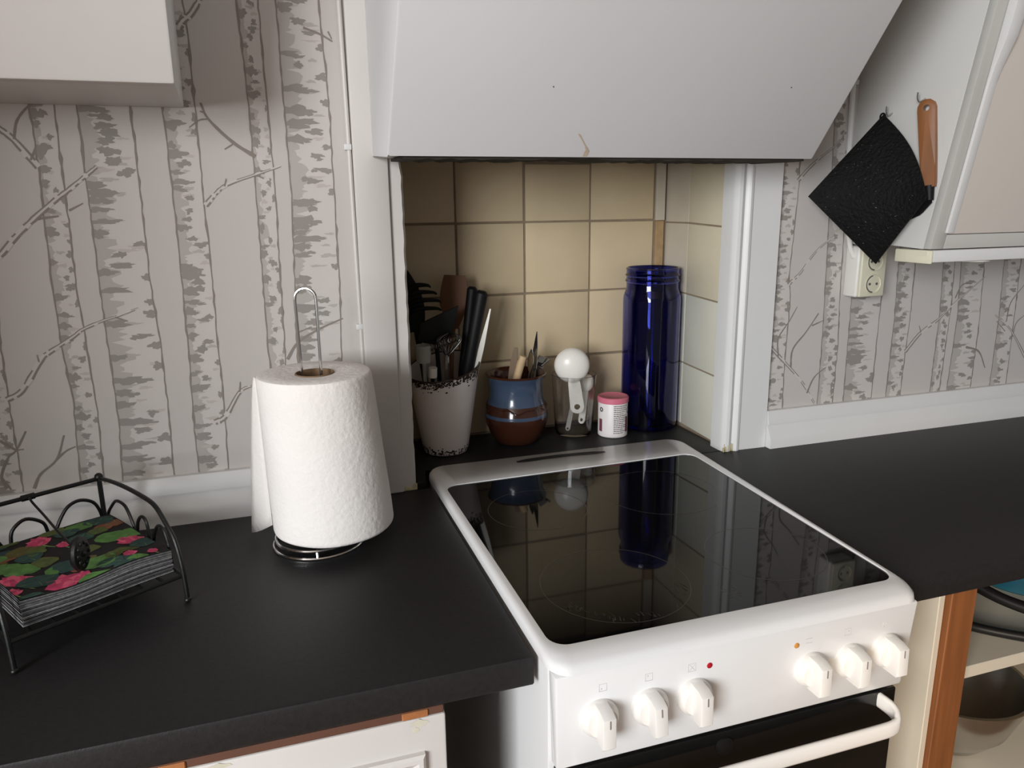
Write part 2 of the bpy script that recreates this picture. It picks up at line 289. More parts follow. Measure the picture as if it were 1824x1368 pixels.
FLOWERS=[(0.0911, 0.1743, 'p', 0.018), (0.1075, 0.1409, 'p', 0.01), (0.169, 0.0882, 'p', 0.019), (0.1922, 0.0514, 'p', 0.011), (0.1504, 0.0452, 'p', 0.01), (0.0335, 0.0772, 'p', 0.021), (0.0703, 0.0318, 'p', 0.024), (0.0905, 0.0323, 'p', 0.014), (0.0221, 0.0448, 'p', 0.012), (0.1638, 0.158, 'o', 0.01), (0.1794, 0.1619, 'o', 0.011), (0.0446, 0.1546, 'o', 0.01), (0.0761, 0.1133, 'o', 0.01), (0.1403, 0.1845, 'g', 0.014), (0.168, 0.185, 't', 0.015), (0.1583, 0.1174, 'g', 0.016), (0.1826, 0.1148, 'g', 0.013), (0.0651, 0.1632, 'o2', 0.014), (0.0768, 0.1486, 'g2', 0.01), (0.0741, 0.111, 'g2', 0.012), (0.0488, 0.1081, 'g', 0.014), (0.0358, 0.1241, 'g', 0.013), (0.0658, 0.1355, 't', 0.012), (0.0521, 0.0605, 't', 0.017), (0.1774, 0.0699, 't', 0.014), (0.0902, 0.0774, 't', 0.017), (0.1171, 0.0554, 'g', 0.016), (0.1256, 0.0404, 't', 0.012), (0.1497, 0.0246, 'g', 0.01), (0.0973, 0.0175, 'g', 0.014), (0.1521, 0.15, 'g2', 0.01), (0.1298, 0.1448, 't', 0.012), (0.1375, 0.0613, 'g2', 0.009), (0.1481, 0.0654, 'g2', 0.008), (0.0762, 0.0786, 'g', 0.01), (0.0289, 0.1601, 'g', 0.015), (0.0131, 0.1235, 'p', 0.02), (0.0435, 0.2025, 't', 0.014), (0.0605, 0.207, 'g2', 0.012), (0.0327, 0.0182, 't', 0.012), (0.1237, 0.1031, 'g2', 0.01), (0.1334, 0.0193, 't', 0.01), (0.1724, 0.0303, 'p', 0.008), (0.1129, 0.1958, 'g2', 0.012), (0.1229, 0.1751, 't', 0.012)]
# ------------------------------------------------------------------ the setting
ZF, ZC = -.9, 1.5
NX0, NX1, ND, NZ = -.03, .604, .28, .586        # cooker recess
bm = B(); box(bm, -2.4, 2.6, -3.6, .5, ZF-.06, ZF); struct('floor', bm, FLOOR_M, False)
bm = B(); box(bm, -2.4, 2.6, -3.6, .5, ZC, ZC+.06); struct('ceiling', bm, WALLM, False)
bm = B()
box(bm, -2.4, NX0-.0115, .002, .42, ZF, ZC); box(bm, NX1+.009, 2.6, .002, .42, ZF, ZC)
box(bm, NX0-.0115, NX1+.009, .002, .42, NZ, ZC); box(bm, NX0-.0115, NX1+.009, .002, .42, ZF, -.04); box(bm, NX0-.0115, NX1+.009, ND+.012, .42, -.04, NZ)
wall_back = struct('wall_back', bm, WALLM, False)
bm = B(); box(bm, -1.18, -1.10, -.95, .002, ZF, ZC, .004); struct('added_wall_left', bm, ADDED_WALLM_TAN)  # unseen partition, added to shade the far left of the papered wall

# wallpaper: flat print of birch trunks on the sheet
rw = random.Random(11)
PM = [PAPER, P_BARK, P_SHADE, P_PALE, P_DARK, P_LINE]
bm = B()
LAY = [0]
def face2(pts, mi, y):
    try:
        f = bm.faces.new([bm.verts.new((p[0], y, p[1])) for p in pts])
    except ValueError: return
    f.material_index = mi
    f.normal_update()
    if f.normal.y > 0: f.normal_flip()
def sheet(x0, x1, z0, z1):
    face2([(x0, z0), (x1, z0), (x1, z1), (x0, z1)], 0, 0.0)
sheet(-2.4, -.05, -.02, ZC); sheet(.62, 2.6, -.02, ZC)
def interp(edge, z):
    e = sorted(edge, key=lambda p: p[1])
    if z <= e[0][1]:
        a, b = e[0], e[1]
    elif z >= e[-1][1]:
        a, b = e[-2], e[-1]
        return b[0]+(b[0]-e[0][0])/(b[1]-e[0][1]+1e-6)*(z-b[1])*.6
    else:
        for a, b in zip(e, e[1:]):
            if a[1] <= z <= b[1]: break
    t = (z-a[1])/(b[1]-a[1]+1e-9)
    return a[0]+(b[0]-a[0])*t
SUB = [0]
def blot(cx, cz, rx, rz, mi, y, lim=None):
    n = 18; pts = []; SUB[0] += 1; y -= 1.5e-5*(SUB[0] % 8)
    ph = [rw.uniform(0, 6.28) for _ in range(4)]
    for k in range(n):
        a = 2*PI*k/n
        r = 1+.20*math.sin(3*a+ph[0])+.18*math.sin(5*a+ph[1])+.14*math.sin(8*a+ph[2])
        x = cx+rx*r*math.cos(a)
        if lim: x = min(max(x, lim[0]), lim[1])
        pts.append((x, cz+rz*r*math.sin(a)))
    face2(pts, mi, y)
def trunk(le, re, zlo, zhi):
    NS = 120; zs = [zlo+(zhi-zlo)*k/NS for k in range(NS+1)]
    L = [(interp(le, z)+rw.uniform(-1, 1)*.0008, z) for z in zs]; R = [(interp(re, z)+rw.uniform(-1, 1)*.0008, z) for z in zs]
    for i in range(NS): face2([L[i], R[i], R[i+1], L[i+1]], 1, -3e-5)
    for E, s in ((L, 1), (R, 1)):
        wd = [.0007+abs(rw.gauss(0, .0006)) for _ in zs]
        for i in range(NS):
            face2([(E[i][0]-wd[i], zs[i]), (E[i][0]+wd[i], zs[i]), (E[i+1][0]+wd[i+1], zs[i+1]), (E[i+1][0]-wd[i+1], zs[i+1])], 5, -3.9e-4)
    z = zlo+.005; kk = 0
    while z < zhi-.005:      # soft shade along the left flank
        a, b = interp(le, z), interp(re, z); wd = b-a; kk += 1
        q = rw.uniform(.22, .44)*wd; h = rw.uniform(.007, .018)
        pts = [(a, z-h)]+[(a+q*rw.uniform(.55, 1.25), z-h+2*h*k/6) for k in range(1, 6)]+[(a, z+h)]
        face2(pts, 2, -6e-5-1.5e-5*(kk % 3))
        if rw.random() < .7: blot(a+wd*rw.uniform(.35, .85), z+rw.uniform(-.006, .006), wd*rw.uniform(.10, .22), rw.uniform(.0016, .0032), 3 if rw.random() < .5 else 2, -1.1e-4, (a, b))
        z += h*rw.uniform(1.1, 1.6)
    z = zlo+rw.uniform(0, .01)
    while z < zhi-.005:      # dark bark marks
        a, b = interp(le, z), interp(re, z); wd = b-a; k = rw.random(); lm = (a, b)
        if k < .40:          # from the left edge
            q = wd*rw.uniform(.16, .36); h = rw.uniform(.003, .0075)
            blot(a+q*.7, z, q, h, 4, -2.5e-4, lm)
            if rw.random() < .7: blot(a+q*1.5, z+rw.uniform(-.004, .004), q*.7, h*.6, 4, -2.5e-4, lm)
        elif k < .76:
            q = wd*rw.uniform(.10, .22); c = a+wd*rw.uniform(.38, .74)
            blot(c, z, q, rw.uniform(.0022, .0055), 4, -2.5e-4, lm)
            if rw.random() < .75: blot(c+q*rw.uniform(-1, 1), z+rw.uniform(-.004, .004), q*.75, rw.uniform(.002, .0045), 4, -2.5e-4, lm)
            if rw.random() < .4: blot(c+q*rw.uniform(-1, 1), z+rw.uniform(-.006, .006), q*.45, rw.uniform(.002, .004), 4, -2.5e-4, lm)
        else:
            q = wd*rw.uniform(.08, .16); blot(b-q*.7, z, q, rw.uniform(.003, .007), 4, -2.5e-4, lm)
        z += rw.uniform(.008, .020)
BR = [0]
def branch(w0, w1, pts):
    BR[0] = (BR[0]+1) % 12
    P3 = catmull([(p[0], 0, p[1]) for p in pts], 5)
    n = len(P3); Lf = []; Rt = []
    for i in range(n):
        d = (P3[min(i+1, n-1)]-P3[max(i-1, 0)]); d.y = 0; d.normalize(); nr = Vector((-d.z, 0, d.x))
        w_ = (w0+(w1-w0)*i/(n-1))*.5*rw.uniform(.85, 1.15)
        Lf.append(P3[i]+nr*w_); Rt.append(P3[i]-nr*w_)
    fill = 1 if w0 > .0065 else 5
    for i in range(n-1):
        face2([(Lf[i].x, Lf[i].z), (Rt[i].x, Rt[i].z), (Rt[i+1].x, Rt[i+1].z), (Lf[i+1].x, Lf[i+1].z)], fill, -4.2e-4-1.5e-5*BR[0])
        if fill == 1:
            for E, s, g in ((Lf, -1, .55), (Rt, 1, .68)):
                if rw.random() < .22: continue
                c0 = P3[i]; c1 = P3[i+1]
                e0, e1 = E[i], E[i+1]; i0 = e0+(c0-e0)*g; i1 = e1+(c1-e1)*g
                face2([(e0.x, e0.z), (i0.x, i0.z), (i1.x, i1.z), (e1.x, e1.z)], 5, -6.3e-4-1.5e-5*BR[0])
for le, re in TREES:
    trunk(le, re, .03, 1.3)
for xx, ww in ((-.86, .06), (-1.02, .045), (-1.18, .075), (-1.36, .05), (1.47, .05), (1.56, .07), (1.72, .045), (1.86, .06)):
    trunk([(xx, .03), (xx-.006, .6)], [(xx+ww, .03), (xx+ww-.004, .6)], .03, 1.3)
for w0, w1, pts in BRANCHES: branch(w0*.85, w1*.85, pts)
obj('wallpaper', bm, PM, wall_back, False, kind='structure', label='grey and white birch trunk wallpaper')

# recess walls and their tiles
bm = B(); box(bm, NX0-.01, NX1+.012, ND+.0025, ND+.012, -.035, NZ); wrb = struct('wall_recess_back', bm, GROUT, False)
bm = B(); box(bm, NX1+.003, NX1+.0085, .012, ND+.0025, -.035, NZ); wrr = struct('wall_recess_right', bm, GROUT, False)
bm = B(); box(bm, NX0-.012, NX0-.003, .03, ND+.0025, -.035, NZ); wrl = struct('wall_recess_left', bm, GROUT, False)
rt = random.Random(3)
def tile_piece(x0, x1, z0, z1, parent):
    bm = B(); j = rt.uniform(-.0006, .0006); y0 = ND+j
    box(bm, x0, x1, y0, ND+.008, z0, z1, .0016, 2); obj('tile', bm, TILE, parent)
cols = [(-.0285, .1210), (.1250, .2690), (.2735, .4190), (.4232, .5730)]
rows = [(.0035, .1568), (.1607, .2998), (.3041, .4498), (.4540, .5790)]
for i, (x0, x1) in enumerate(cols):
    for j, (z0, z1) in enumerate(rows):
        dx, dz = rt.uniform(-.0007, .0007), rt.uniform(-.0007, .0007)
        top = z1+dz if not (i == 2 and j == 3) else .5695
        tile_piece(x0+dx, x1+dx, z0+dz, top, wrb)
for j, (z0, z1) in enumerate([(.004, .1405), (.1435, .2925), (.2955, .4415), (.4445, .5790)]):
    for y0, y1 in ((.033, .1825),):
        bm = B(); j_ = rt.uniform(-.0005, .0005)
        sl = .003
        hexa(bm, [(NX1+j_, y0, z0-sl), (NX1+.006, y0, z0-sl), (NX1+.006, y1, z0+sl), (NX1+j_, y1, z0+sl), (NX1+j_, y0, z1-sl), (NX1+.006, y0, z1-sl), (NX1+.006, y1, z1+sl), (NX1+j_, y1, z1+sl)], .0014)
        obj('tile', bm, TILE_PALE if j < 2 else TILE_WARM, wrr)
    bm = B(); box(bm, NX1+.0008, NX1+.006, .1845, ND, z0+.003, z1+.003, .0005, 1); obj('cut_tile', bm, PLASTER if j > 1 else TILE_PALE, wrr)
    bm = B(); box(bm, NX0-.006, NX0, .033, .1825, z0, z1, .0014, 2); obj('tile', bm, TILE, wrl)
    bm = B(); box(bm, NX0-.006, NX0, .1855, ND, z0, z1, .0014, 2); obj('tile', bm, TILE, wrl)
bm = B(); box(bm, NX0-.005, NX1+.004, .004, ND, .5835, .5858); struct('wall_recess_top', bm, SHADE_GAP, False)  # recess ceiling coloured dark to stand for the shade behind the hood
bm = B(); box(bm, .578, .600, ND-.004, ND+.004, .4505, NZ-.002, .001, 1); obj('filler_strip', bm, PLASTER, wrb)
bm = B(); box(bm, .579, .599, ND-.003, ND+.004, .0, .4495, .001, 1); obj('filler_strip', bm, CORK, wrb)
# white boards framing the recess
bm = B(); box(bm, -.109, -.0545, -.009, .03, .0, ZC, .003); struct('trim_1', bm, PAINT_COL)
bm = B(); rj = random.Random(5)
n = 40; vs = []
for k in range(n+1):
    z = .0+(NZ-.01)*k/n; e = rj.uniform(-.0008, .0008)
    xe = -.0305+e+(.0 if z > .16 else -.0012)
    if k > n-3: xe -= .002*(k-n+3)
    vs.append([bm.verts.new(p) for p in ((-.0545, -.002, z), (xe-.004, -.002, z), (xe, .003, z), (xe, .033, z), (-.0545, .033, z))])
for A, C_ in zip(vs, vs[1:]):
    for i in range(4): bm.faces.new((A[i], A[i+1], C_[i+1], C_[i]))
bm.faces.new(vs[-1]); bmesh.ops.recalc_face_normals(bm, faces=bm.faces)
t2 = struct('trim_2', bm, PAINT_COL)
bm = B(); blotpts = []
for k in range(9): box(bm, -.052+.0024*k, -.049+.0024*k, -.0032, -.0015, .0, .004+.012*rj.random(), .0006, 1)
obj('grime', bm, GRIME, t2, kind='stuff')
bm = B()
prof = [(.5875, .034), (.5875, .002), (.589, -.004), (.594, -.010), (.600, -.0115), (.606, -.009), (.6085, -.0065), (.611, -.010), (.617, -.0135), (.622, -.0125), (.6245, -.009), (.626, -.009), (.6865, -.0105), (.688, -.009), (.688, .01), (.62, .012), (.62, .034)]
prism(bm, prof, lambda p, k: (p[0]-(0 if k else 0), p[1], NZ+.01 if k else 0.0))
t3 = struct('trim_3', bm, PAINT_TRIM)
bm = B()
for k in range(16): 
    x = .588+.0016*k; box(bm, x, x+.0022, -.0125+.004*abs(math.sin(k)), -.008, .0, .003+.016*rj.random(), .0006, 1)
obj('grime', bm, GRIME, t3, kind='stuff')
BP = [(-.0005, .0), (-.026, .0), (-.026, .017), (-.0235, .026), (-.017, .036), (-.0135, .044), (-.0132, .0475), (-.0175, .0485), (-.0175, .0505), (-.012, .0735), (-.010, .0755), (-.0005, .0755)]
bm = B(); sweep_profile(bm, BP, -1.10, -.1095); struct('baseboard_left', bm, PAINT_TRIM, angle) if False else struct('baseboard_left', bm, PAINT_TRIM)
bm = B(); sweep_profile(bm, BP, .6885, 2.6); struct('baseboard_right', bm, PAINT_TRIM)

# ------------------------------------------------------------------ worktops
def worktop(name, outline, label):
    """outline: (x, y) ccw; front edge rounded"""
    bm = B(); prism(bm, outline, lambda p, k: (p[0], p[1], 0.0 if k else -.037), .004)
    return tag(obj(name, bm, WORKTOP), label, 'worktop')
worktop('worktop', [(-1.0995, -.5434), (-.004, -.5434), (-.004, -.0005), (-1.0995, -.0005)], 'long black laminate worktop left of the white cooker, holding kitchen paper and napkins')
worktop('worktop', [(.506, -.5434), (2.5, -.5434), (2.5, -.0005), (.5345, -.0005)], 'black laminate worktop right of the white cooker, bare and empty')
worktop('worktop', [(-.0005, .0925), (.5345, .0925), (.5345, .0003), (.6030, .0003), (.6030, ND-.002), (-.029, ND-.002), (-.029, .0355), (-.005, .0355)], 'narrow black worktop strip inside the tiled recess, behind the cooker')

# ------------------------------------------------------------------ hood
t = thing('cooker_hood', 'large white painted cooker hood with sloping front above the tiled recess', 'cooker hood', (.276, 0, .556))
HX0, HX1 = -.078, .632
SL = .155/.194
bm = B()
side = [(-.0005, .562), (-.153, .558), (-.155, .556), (-.155-SL*.42, .556+.42), (-.49, 1.05), (-.49, ZC-.01), (-.0005, ZC-.01)]
prism(bm, side, lambda p, k: (HX1 if k else HX0, p[0], p[1]), .0035)
obj('body', bm, PAINT_HOOD, t)
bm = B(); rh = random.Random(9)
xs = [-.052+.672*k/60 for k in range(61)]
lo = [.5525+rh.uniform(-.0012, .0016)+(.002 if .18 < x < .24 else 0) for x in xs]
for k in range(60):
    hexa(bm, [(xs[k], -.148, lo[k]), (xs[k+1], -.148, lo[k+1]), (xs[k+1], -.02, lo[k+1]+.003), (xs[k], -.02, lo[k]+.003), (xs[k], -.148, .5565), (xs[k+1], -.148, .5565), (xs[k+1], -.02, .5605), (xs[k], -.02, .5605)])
obj('torn_underside', bm, SHADE_GAP, t)
def HP(x, s, d=.0006):   # point on the sloping front, s metres up the slope
    nz = 1/math.hypot(1, SL); return (x, -.155-SL*s*nz-d*nz, .556+s*nz-d*SL*nz)
bm = B()
for (a, b, wd) in [((.1985, .040), (.2035, .034), .0016), ((.2035, .034), (.216, .018), .0012), ((.216, .018), (.2195, .012), .0022), ((.2195, .012), (.218, .002), .0035)]:
    pts = [HP(a[0]-wd, a[1]), HP(a[0]+wd, a[1]), HP(b[0]+wd, b[1]), HP(b[0]-wd, b[1])]
    f = bm.faces.new([bm.verts.new(p) for p in pts])
obj('rust_drip', bm, STAIN, t, False)
bm = B()
for (x, s) in ((.1415, .112), (.52, .125)): 
    c = Vector(HP(x, s, 0)); ball(bm, c, .0011, 8)
obj('specks', bm, MARK, t, kind='stuff')

# ------------------------------------------------------------------ wall cabinets
t = thing('wall_cabinet', 'white wall cabinet hanging over the napkin end of the worktop', 'cabinet', (-.8, 0, .632))
bm = B()
hexa(bm, [(-1.095, -.185, .634), (-.337, -.185, .634), (-.345, -.0005, .630), (-1.095, -.0005, .630), (-1.095, -.36, ZC-.02), (-.322, -.36, ZC-.02), (-.338, -.0005, ZC-.02), (-1.095, -.0005, ZC-.02)], .004)
obj('carcass', bm, PAINT_CAB, t)
bm = B()
hexa(bm, [(-1.095, -.203, .632), (-.3365, -.203, .6335), (-.3375, -.187, .634), (-1.095, -.187, .632), (-1.095, -.378, ZC-.02), (-.320, -.378, ZC-.02), (-.321, -.362, ZC-.02), (-1.095, -.362, ZC-.02)], .0035)
obj('door', bm, PAINT, t)

t = thing('wall_cabinet', 'greyish white wall cabinet with sloping framed door, pot holder hanging on its side', 'cabinet', (1.5, 0, .402))
SR = .1877
def CP(x, z, d=0.): return (x, -.2011-(z-.4019)*SR-d, z)
bm = B(); hexa(bm, [(.857, -.185, .402), (2.45, -.185, .402), (2.45, -.0005, .412), (.850, -.0005, .412), CP(.857, ZC-.02, -.016), CP(2.45, ZC-.02, -.016), (2.45, -.0005, ZC-.02), (.853, -.0005, ZC-.02)], .0015)
obj('carcass', bm, PAINT_CAB, t)
def slab(x0, x1, z0, z1, d0, d1, bev=.0015):
    bm = B(); hexa(bm, [CP(x0, z0, d1), CP(x1, z0, d1), CP(x1, z0, d0), CP(x0, z0, d0), CP(x0, z1, d1), CP(x1, z1, d1), CP(x1, z1, d0), CP(x0, z1, d0)], bev); return bm
obj('frame_stile', slab(.857, .8865, .4025, ZC-.02, -.016, .0), FRAME_GREY, t)
obj('frame_rail', slab(.8867, 2.45, .4025, .4275, -.016, .0), FRAME_GREY, t)
door = obj('door', slab(.8868, 2.45, .4285, ZC-.02, -.014, .004), DOOR_FELT, t)
bm = B()
zs = [.430, .668, .690, .735, .76, ZC-.02]; wds = [.8935, .8945, .896, .9010, .902, .902]; ds = [.006, .006, .008, .015, .016, .016]
rings = []
for z, wx, d in zip(zs, wds, ds):
    rings.append([bm.verts.new(p) for p in (CP(.878, z, .0005), CP(.8785, z, d), CP(wx, z, d), CP(wx+.0005, z, .0045))])
for A, C_ in zip(rings, rings[1:]):
    for i in range(4): bm.faces.new((A[i], A[(i+1) % 4], C_[(i+1) % 4], C_[i]))
bm.faces.new(rings[0]); bm.faces.new(rings[-1]); bmesh.ops.recalc_face_normals(bm, faces=bm.faces)
es = [e for e in bm.edges if len(e.link_faces) == 2]
bmesh.ops.bevel(bm, geom=es, offset=.0012, segments=2, profile=.5, affect='EDGES')
obj('grip_batten', bm, PAINT_TRIM, door)
for (y, z) in ((-.0895, .640), (-.157, .655)):
    bm = B(); tube(bm, catmull([(.858, y, z+.004), (.848, y, z-.001), (.842, y+.0008, z-.003), (.8385, y+.001, z+.003), (.838, y+.001, z+.012)], 5), .0013, 8); obj('hook', bm, STEEL, t)
# strip light below it
t = thing('strip_light', 'slim cream strip light fixed under the sloping wall cabinet', 'light', (1.2, -.16, .378))
bm = B(); box(bm, .8625, 1.7, -.2035, -.125, .3795, .4005, .002); obj('housing', bm, PAINT_TRIM, t)
bm = B(); box(bm, .8565, .8622, -.2045, -.1235, .377, .4008, .0025); e = obj('end_cap', bm, CREAM, t)
bm = B(); box(bm, .8562, .8568, -.197, -.169, .3905, .3985, .0002, 1); obj('clip', bm, CREAM, e)
bm = B(); lathe(bm, [(.035, .379), (.034, .3765), (.0, .3755)], (.99, -.165, 0), 24); obj('diffuser', bm, WHITE_PLASTIC, t)

# ------------------------------------------------------------------ cables
t = thing('cable', 'thin white cable clipped down the wallpaper edge left of the recess', 'cable', (-.114, -.004, .6))
bm = B(); tube(bm, [(-.1165, -.0042, .84+.6), (-.1157, -.0042, .787), (-.1135, -.0042, .578), (-.1125, -.0042, .40), (-.1118, -.0042, .296), (-.1112, -.0042, .08)], .0034, 8); obj('sheath', bm, PAINT_COL, t)
for x, z in ((-.1150, .578), (-.1132, .2964)):
    bm = B(); box(bm, x-.006, x+.0052, -.0085, -.0003, z-.0045, z+.0045, .001, 2); obj('clip', bm, PAINT_TRIM, t)
t = thing('cable_conduit', 'white conduit pipe running down behind the black pot holder', 'conduit', (.833, -.006, .6))
bm = B(); tube(bm, [(.829, -.0062, 1.3), (.831, -.0062, .741), (.8355, -.0062, .600), (.840, -.0062, .50)], .0052, 10); obj('pipe', bm, PAINT_TRIM, t)
bm = B(); box(bm, .8275, .8405, -.0125, -.0004, .700, .709, .001, 2); obj('clip', bm, PAINT_TRIM, t)

# ------------------------------------------------------------------ socket
t = thing('wall_socket', 'white surface-mounted double socket below the black pot holder', 'socket', (.886, 0, .352))
SX0, SX1, SZ0, SZ1 = .8555, .9185, .300, .4005
bm = B(); box(bm, SX0, SX1, -.036, -.0004, SZ0, SZ1, .004, 3); bx_ = obj('back_box', bm, SOCKET, t)
bm = B()
hol = [(.8885, .3265, .0183), (.8885, .3705, .0183)]
y = -.0445
box(bm, SX0+.002, SX1-.0005, y, -.0365, SZ0+.001, SZ1-.001, .003, 3)
obj('face_plate', bm, SOCKET_CREAM, t)
for cx, cz, r in hol:
    bm = B(); lathe(bm, [(r+.001, .0), (r+.0008, .0012), (r, .0014), (r-.0012, -.0005), (r-.0016, -.004), (0, -.0045)], (0, 0, 0), 32)
    bmesh.ops.rotate(bm, verts=bm.verts, matrix=Matrix.Rotation(PI/2, 3, 'X')); bmesh.ops.translate(bm, verts=bm.verts, vec=(cx, y-.0005, cz))
    bmesh.ops.scale(bm, verts=bm.verts, vec=(1, 1, 1)); wl = obj('outlet', bm, SOCKET_CREAM, t)
    bm = B()
    for s in (-1, 1): lathe(bm, [(.0026, -.0001), (.0026, .0006), (0, .0006)], (s*.0095*.9, 0, 0), 12)
    bmesh.ops.rotate(bm, verts=bm.verts, matrix=Matrix.Rotation(PI/2, 3, 'X')); bmesh.ops.translate(bm, verts=bm.verts, vec=(cx, y-.0006, cz)); obj('pin_holes', bm, MARK, wl)
    bm = B(); tube(bm, [(cx+(r-.0022)*math.cos(a), y-.0007, cz+(r-.0022)*math.sin(a)) for a in [math.radians(100+14*k) for k in range(13)]], .0011, 6); obj('painted_shadow', bm, MARK, wl)  # dark crescent painted as the shade inside the outlet well
bm = B(); box(bm, .8650, .8800, -.0325, -.0006, .4035, .418, .001, 1); obj('upper_box', bm, SOCKET, t)
bm = B(); tube(bm, catmull([(.8420, -.012, .452), (.8455, -.013, .436), (.8475, -.0155, .412), (.8500, -.019, .394), (.8550, -.021, .3815), (.8575, -.0215, .3785)], 6), .0048, 10)
tag(obj('power_cord', bm, SOCKET), 'short white power cord curling into the side of the double socket', 'cord')
# ------------------------------------------------------------------ cooker
ck = thing('electric_cooker', 'white freestanding electric cooker with black ceramic hob and six knobs', 'cooker', (.25, -.26, -.9))
def qm(c, s, t):   # bilinear corner map
    (x0, y0), (x1, y1), (x2, y2), (x3, y3) = c   # FL FR BR BL
    a = (1-s)*(1-t); b = s*(1-t); d = s*t; e = (1-s)*t
    return (a*x0+b*x1+d*x2+e*x3, a*y0+b*y1+d*y2+e*y3)
GC = [(.0142, -.5549), (.4885, -.5543), (.5037, -.0285), (.0117, -.0385)]
OC = [(.0003, -.592), (.4965, -.592), (.5295, .0615), (-.0015, .0615)]
gr = rrect(0, 1, 0, 1, .045, 8); orr = rrect(0, 1, 0, 1, .05, 8)
bm = B()
def ringpts(corners, path, z, fx=0., fy=0., bow=0.):
    out = []
    for s, t_ in path:
        x, y = qm(corners, s, t_)
        if t_ < .5: y += fy*(1 if t_ < .051 else max(0, 1-(t_-.05)/.2))
        x += fx*(1-2*s)
        if bow: y += bow*max(0, (t_-.8)/.2)*math.sin(PI*min(max(s, 0), 1))
        out.append(bm.verts.new((x, y, z)))
    return out
rs = [ringpts(GC, gr, .0118), ringpts(GC, gr, .0142), ringpts(OC, orr, .0148, .008, .032, .010), ringpts(OC, orr, .0142, .004, .022, .011), ringpts(OC, orr, .0115, .001, .009, .012), ringpts(OC, orr, .0075, .0, .002, .012), ringpts(OC, orr, .0005, .0, .0, .012), ringpts(OC, orr, -.0006, .002, .002, .012)]
for A, C_ in zip(rs, rs[1:]):
    n = len(A)
    for i in range(n): bm.faces.new((A[i], A[(i+1) % n], C_[(i+1) % n], C_[i]))
bmesh.ops.recalc_face_normals(bm, faces=bm.faces)
hf = obj('hob_frame', bm, ENAMEL, ck, angle=50)
bm = B(); f = bm.faces.new([bm.verts.new((*qm(GC, s, t_), .0128)) for s, t_ in gr]); f.normal_update()
if f.normal.z < 0: f.normal_flip()
hg = obj('hob_glass', bm, CERAMIC_HOB, ck, False)
def flatring(bm, cx, cy, r0, r1, z, n=72):
    a = [bm.verts.new((cx+r0*math.cos(2*PI*k/n), cy+r0*math.sin(2*PI*k/n), z)) for k in range(n)]
    b = [bm.verts.new((cx+r1*math.cos(2*PI*k/n), cy+r1*math.sin(2*PI*k/n), z)) for k in range(n)]
    for k in range(n):
        f = bm.faces.new((a[k], a[(k+1) % n], b[(k+1) % n], b[k])); f.normal_update()
        if f.normal.z < 0: f.normal_flip()
zones = []
for cx, cy, r in ((.142, -.443, .0965), (.130, -.185, .080), (.3757, -.434, .0815), (.352, -.183, .0985)):
    bm = B(); flatring(bm, cx, cy, r-.0011, r, .01295); zones.append(obj('cooking_zone', bm, ZONE_RING, hg, False))
bm = B(); rr_ = random.Random(4)
for k in range(46):
    a = math.radians(rr_.uniform(200, 345)); r = .0965*rr_.uniform(.80, .95); L_ = rr_.uniform(.002, .006); wd = rr_.uniform(.0003, .0009)
    c = Vector((.142+r*math.cos(a), -.443+r*math.sin(a), .01297)); d = Vector((rr_.uniform(-.5, .5), 1, 0)).normalized(); nn = Vector((-d.y, d.x, 0))
    f = bm.faces.new([bm.verts.new(c+d*L_+nn*wd*.4), bm.verts.new(c-d*L_+nn*wd), bm.verts.new(c-d*L_-nn*wd), bm.verts.new(c+d*L_-nn*wd*.4)]); f.normal_update()
    if f.normal.z < 0: f.normal_flip()
obj('burnt_residue', bm, RESIDUE, hg, False, kind='stuff')
bm = B()
for cx, cy in ((.262, -.507), (.276, -.507), (.262, -.521), (.276, -.521)): flatring(bm, cx, cy, .0032, .0038, .01296, 20)
obj('residual_heat_print', bm, ZONE_RING, hg, False)
bm = B()
pts = []
for k in range(25):
    s = k/24; x = .1676+(.3493-.1676)*s; y = .0350-.003*s+.006*math.sin(PI*s); pts.append((x, y, .0078*min(1, .45+5*min(s, 1-s))))
up_ = [bm.verts.new((x, y+h, .0153)) for x, y, h in pts]; dn = [bm.verts.new((x, y-h, .0153)) for x, y, h in pts]
for i in range(24): bm.faces.new((dn[i], dn[i+1], up_[i+1], up_[i]))
obj('vent_slot', bm, MATS['shade_gap_dark'] if False else BLACK_NYLON, hf, False)
bm = B(); hexa(bm, [(.004, -.565, -.895), (.492, -.565, -.895), (.492, .055, -.895), (.004, .055, -.895), (.004, -.565, -.001), (.492, -.565, -.001), (.505, .055, -.001), (.004, .055, -.001)], .003); obj('body', bm, ENAMEL_SIDE, ck)
bm = B(); hexa(bm, [(.0075, -.583, -.1205), (.4845, -.583, -.1205), (.4845, -.5655, -.1205), (.0075, -.5655, -.1205), (.0045, -.587, -.0015), (.4925, -.587, -.0015), (.4925, -.5655, -.0015), (.0045, -.5655, -.0015)], .003); cp = obj('control_panel', bm, ENAMEL, ck)
def PY(z): return -.587+(-.0015-z)*(.004/.119)
kx = [(.0562, -.0614), (.1183, -.0622), (.1751, -.0627), (.3355, -.0634), (.3931, -.0640), (.4489, -.0612)]
tilt = [0, -3, 0, 0, 0, 0]
kbm = []
proto = None
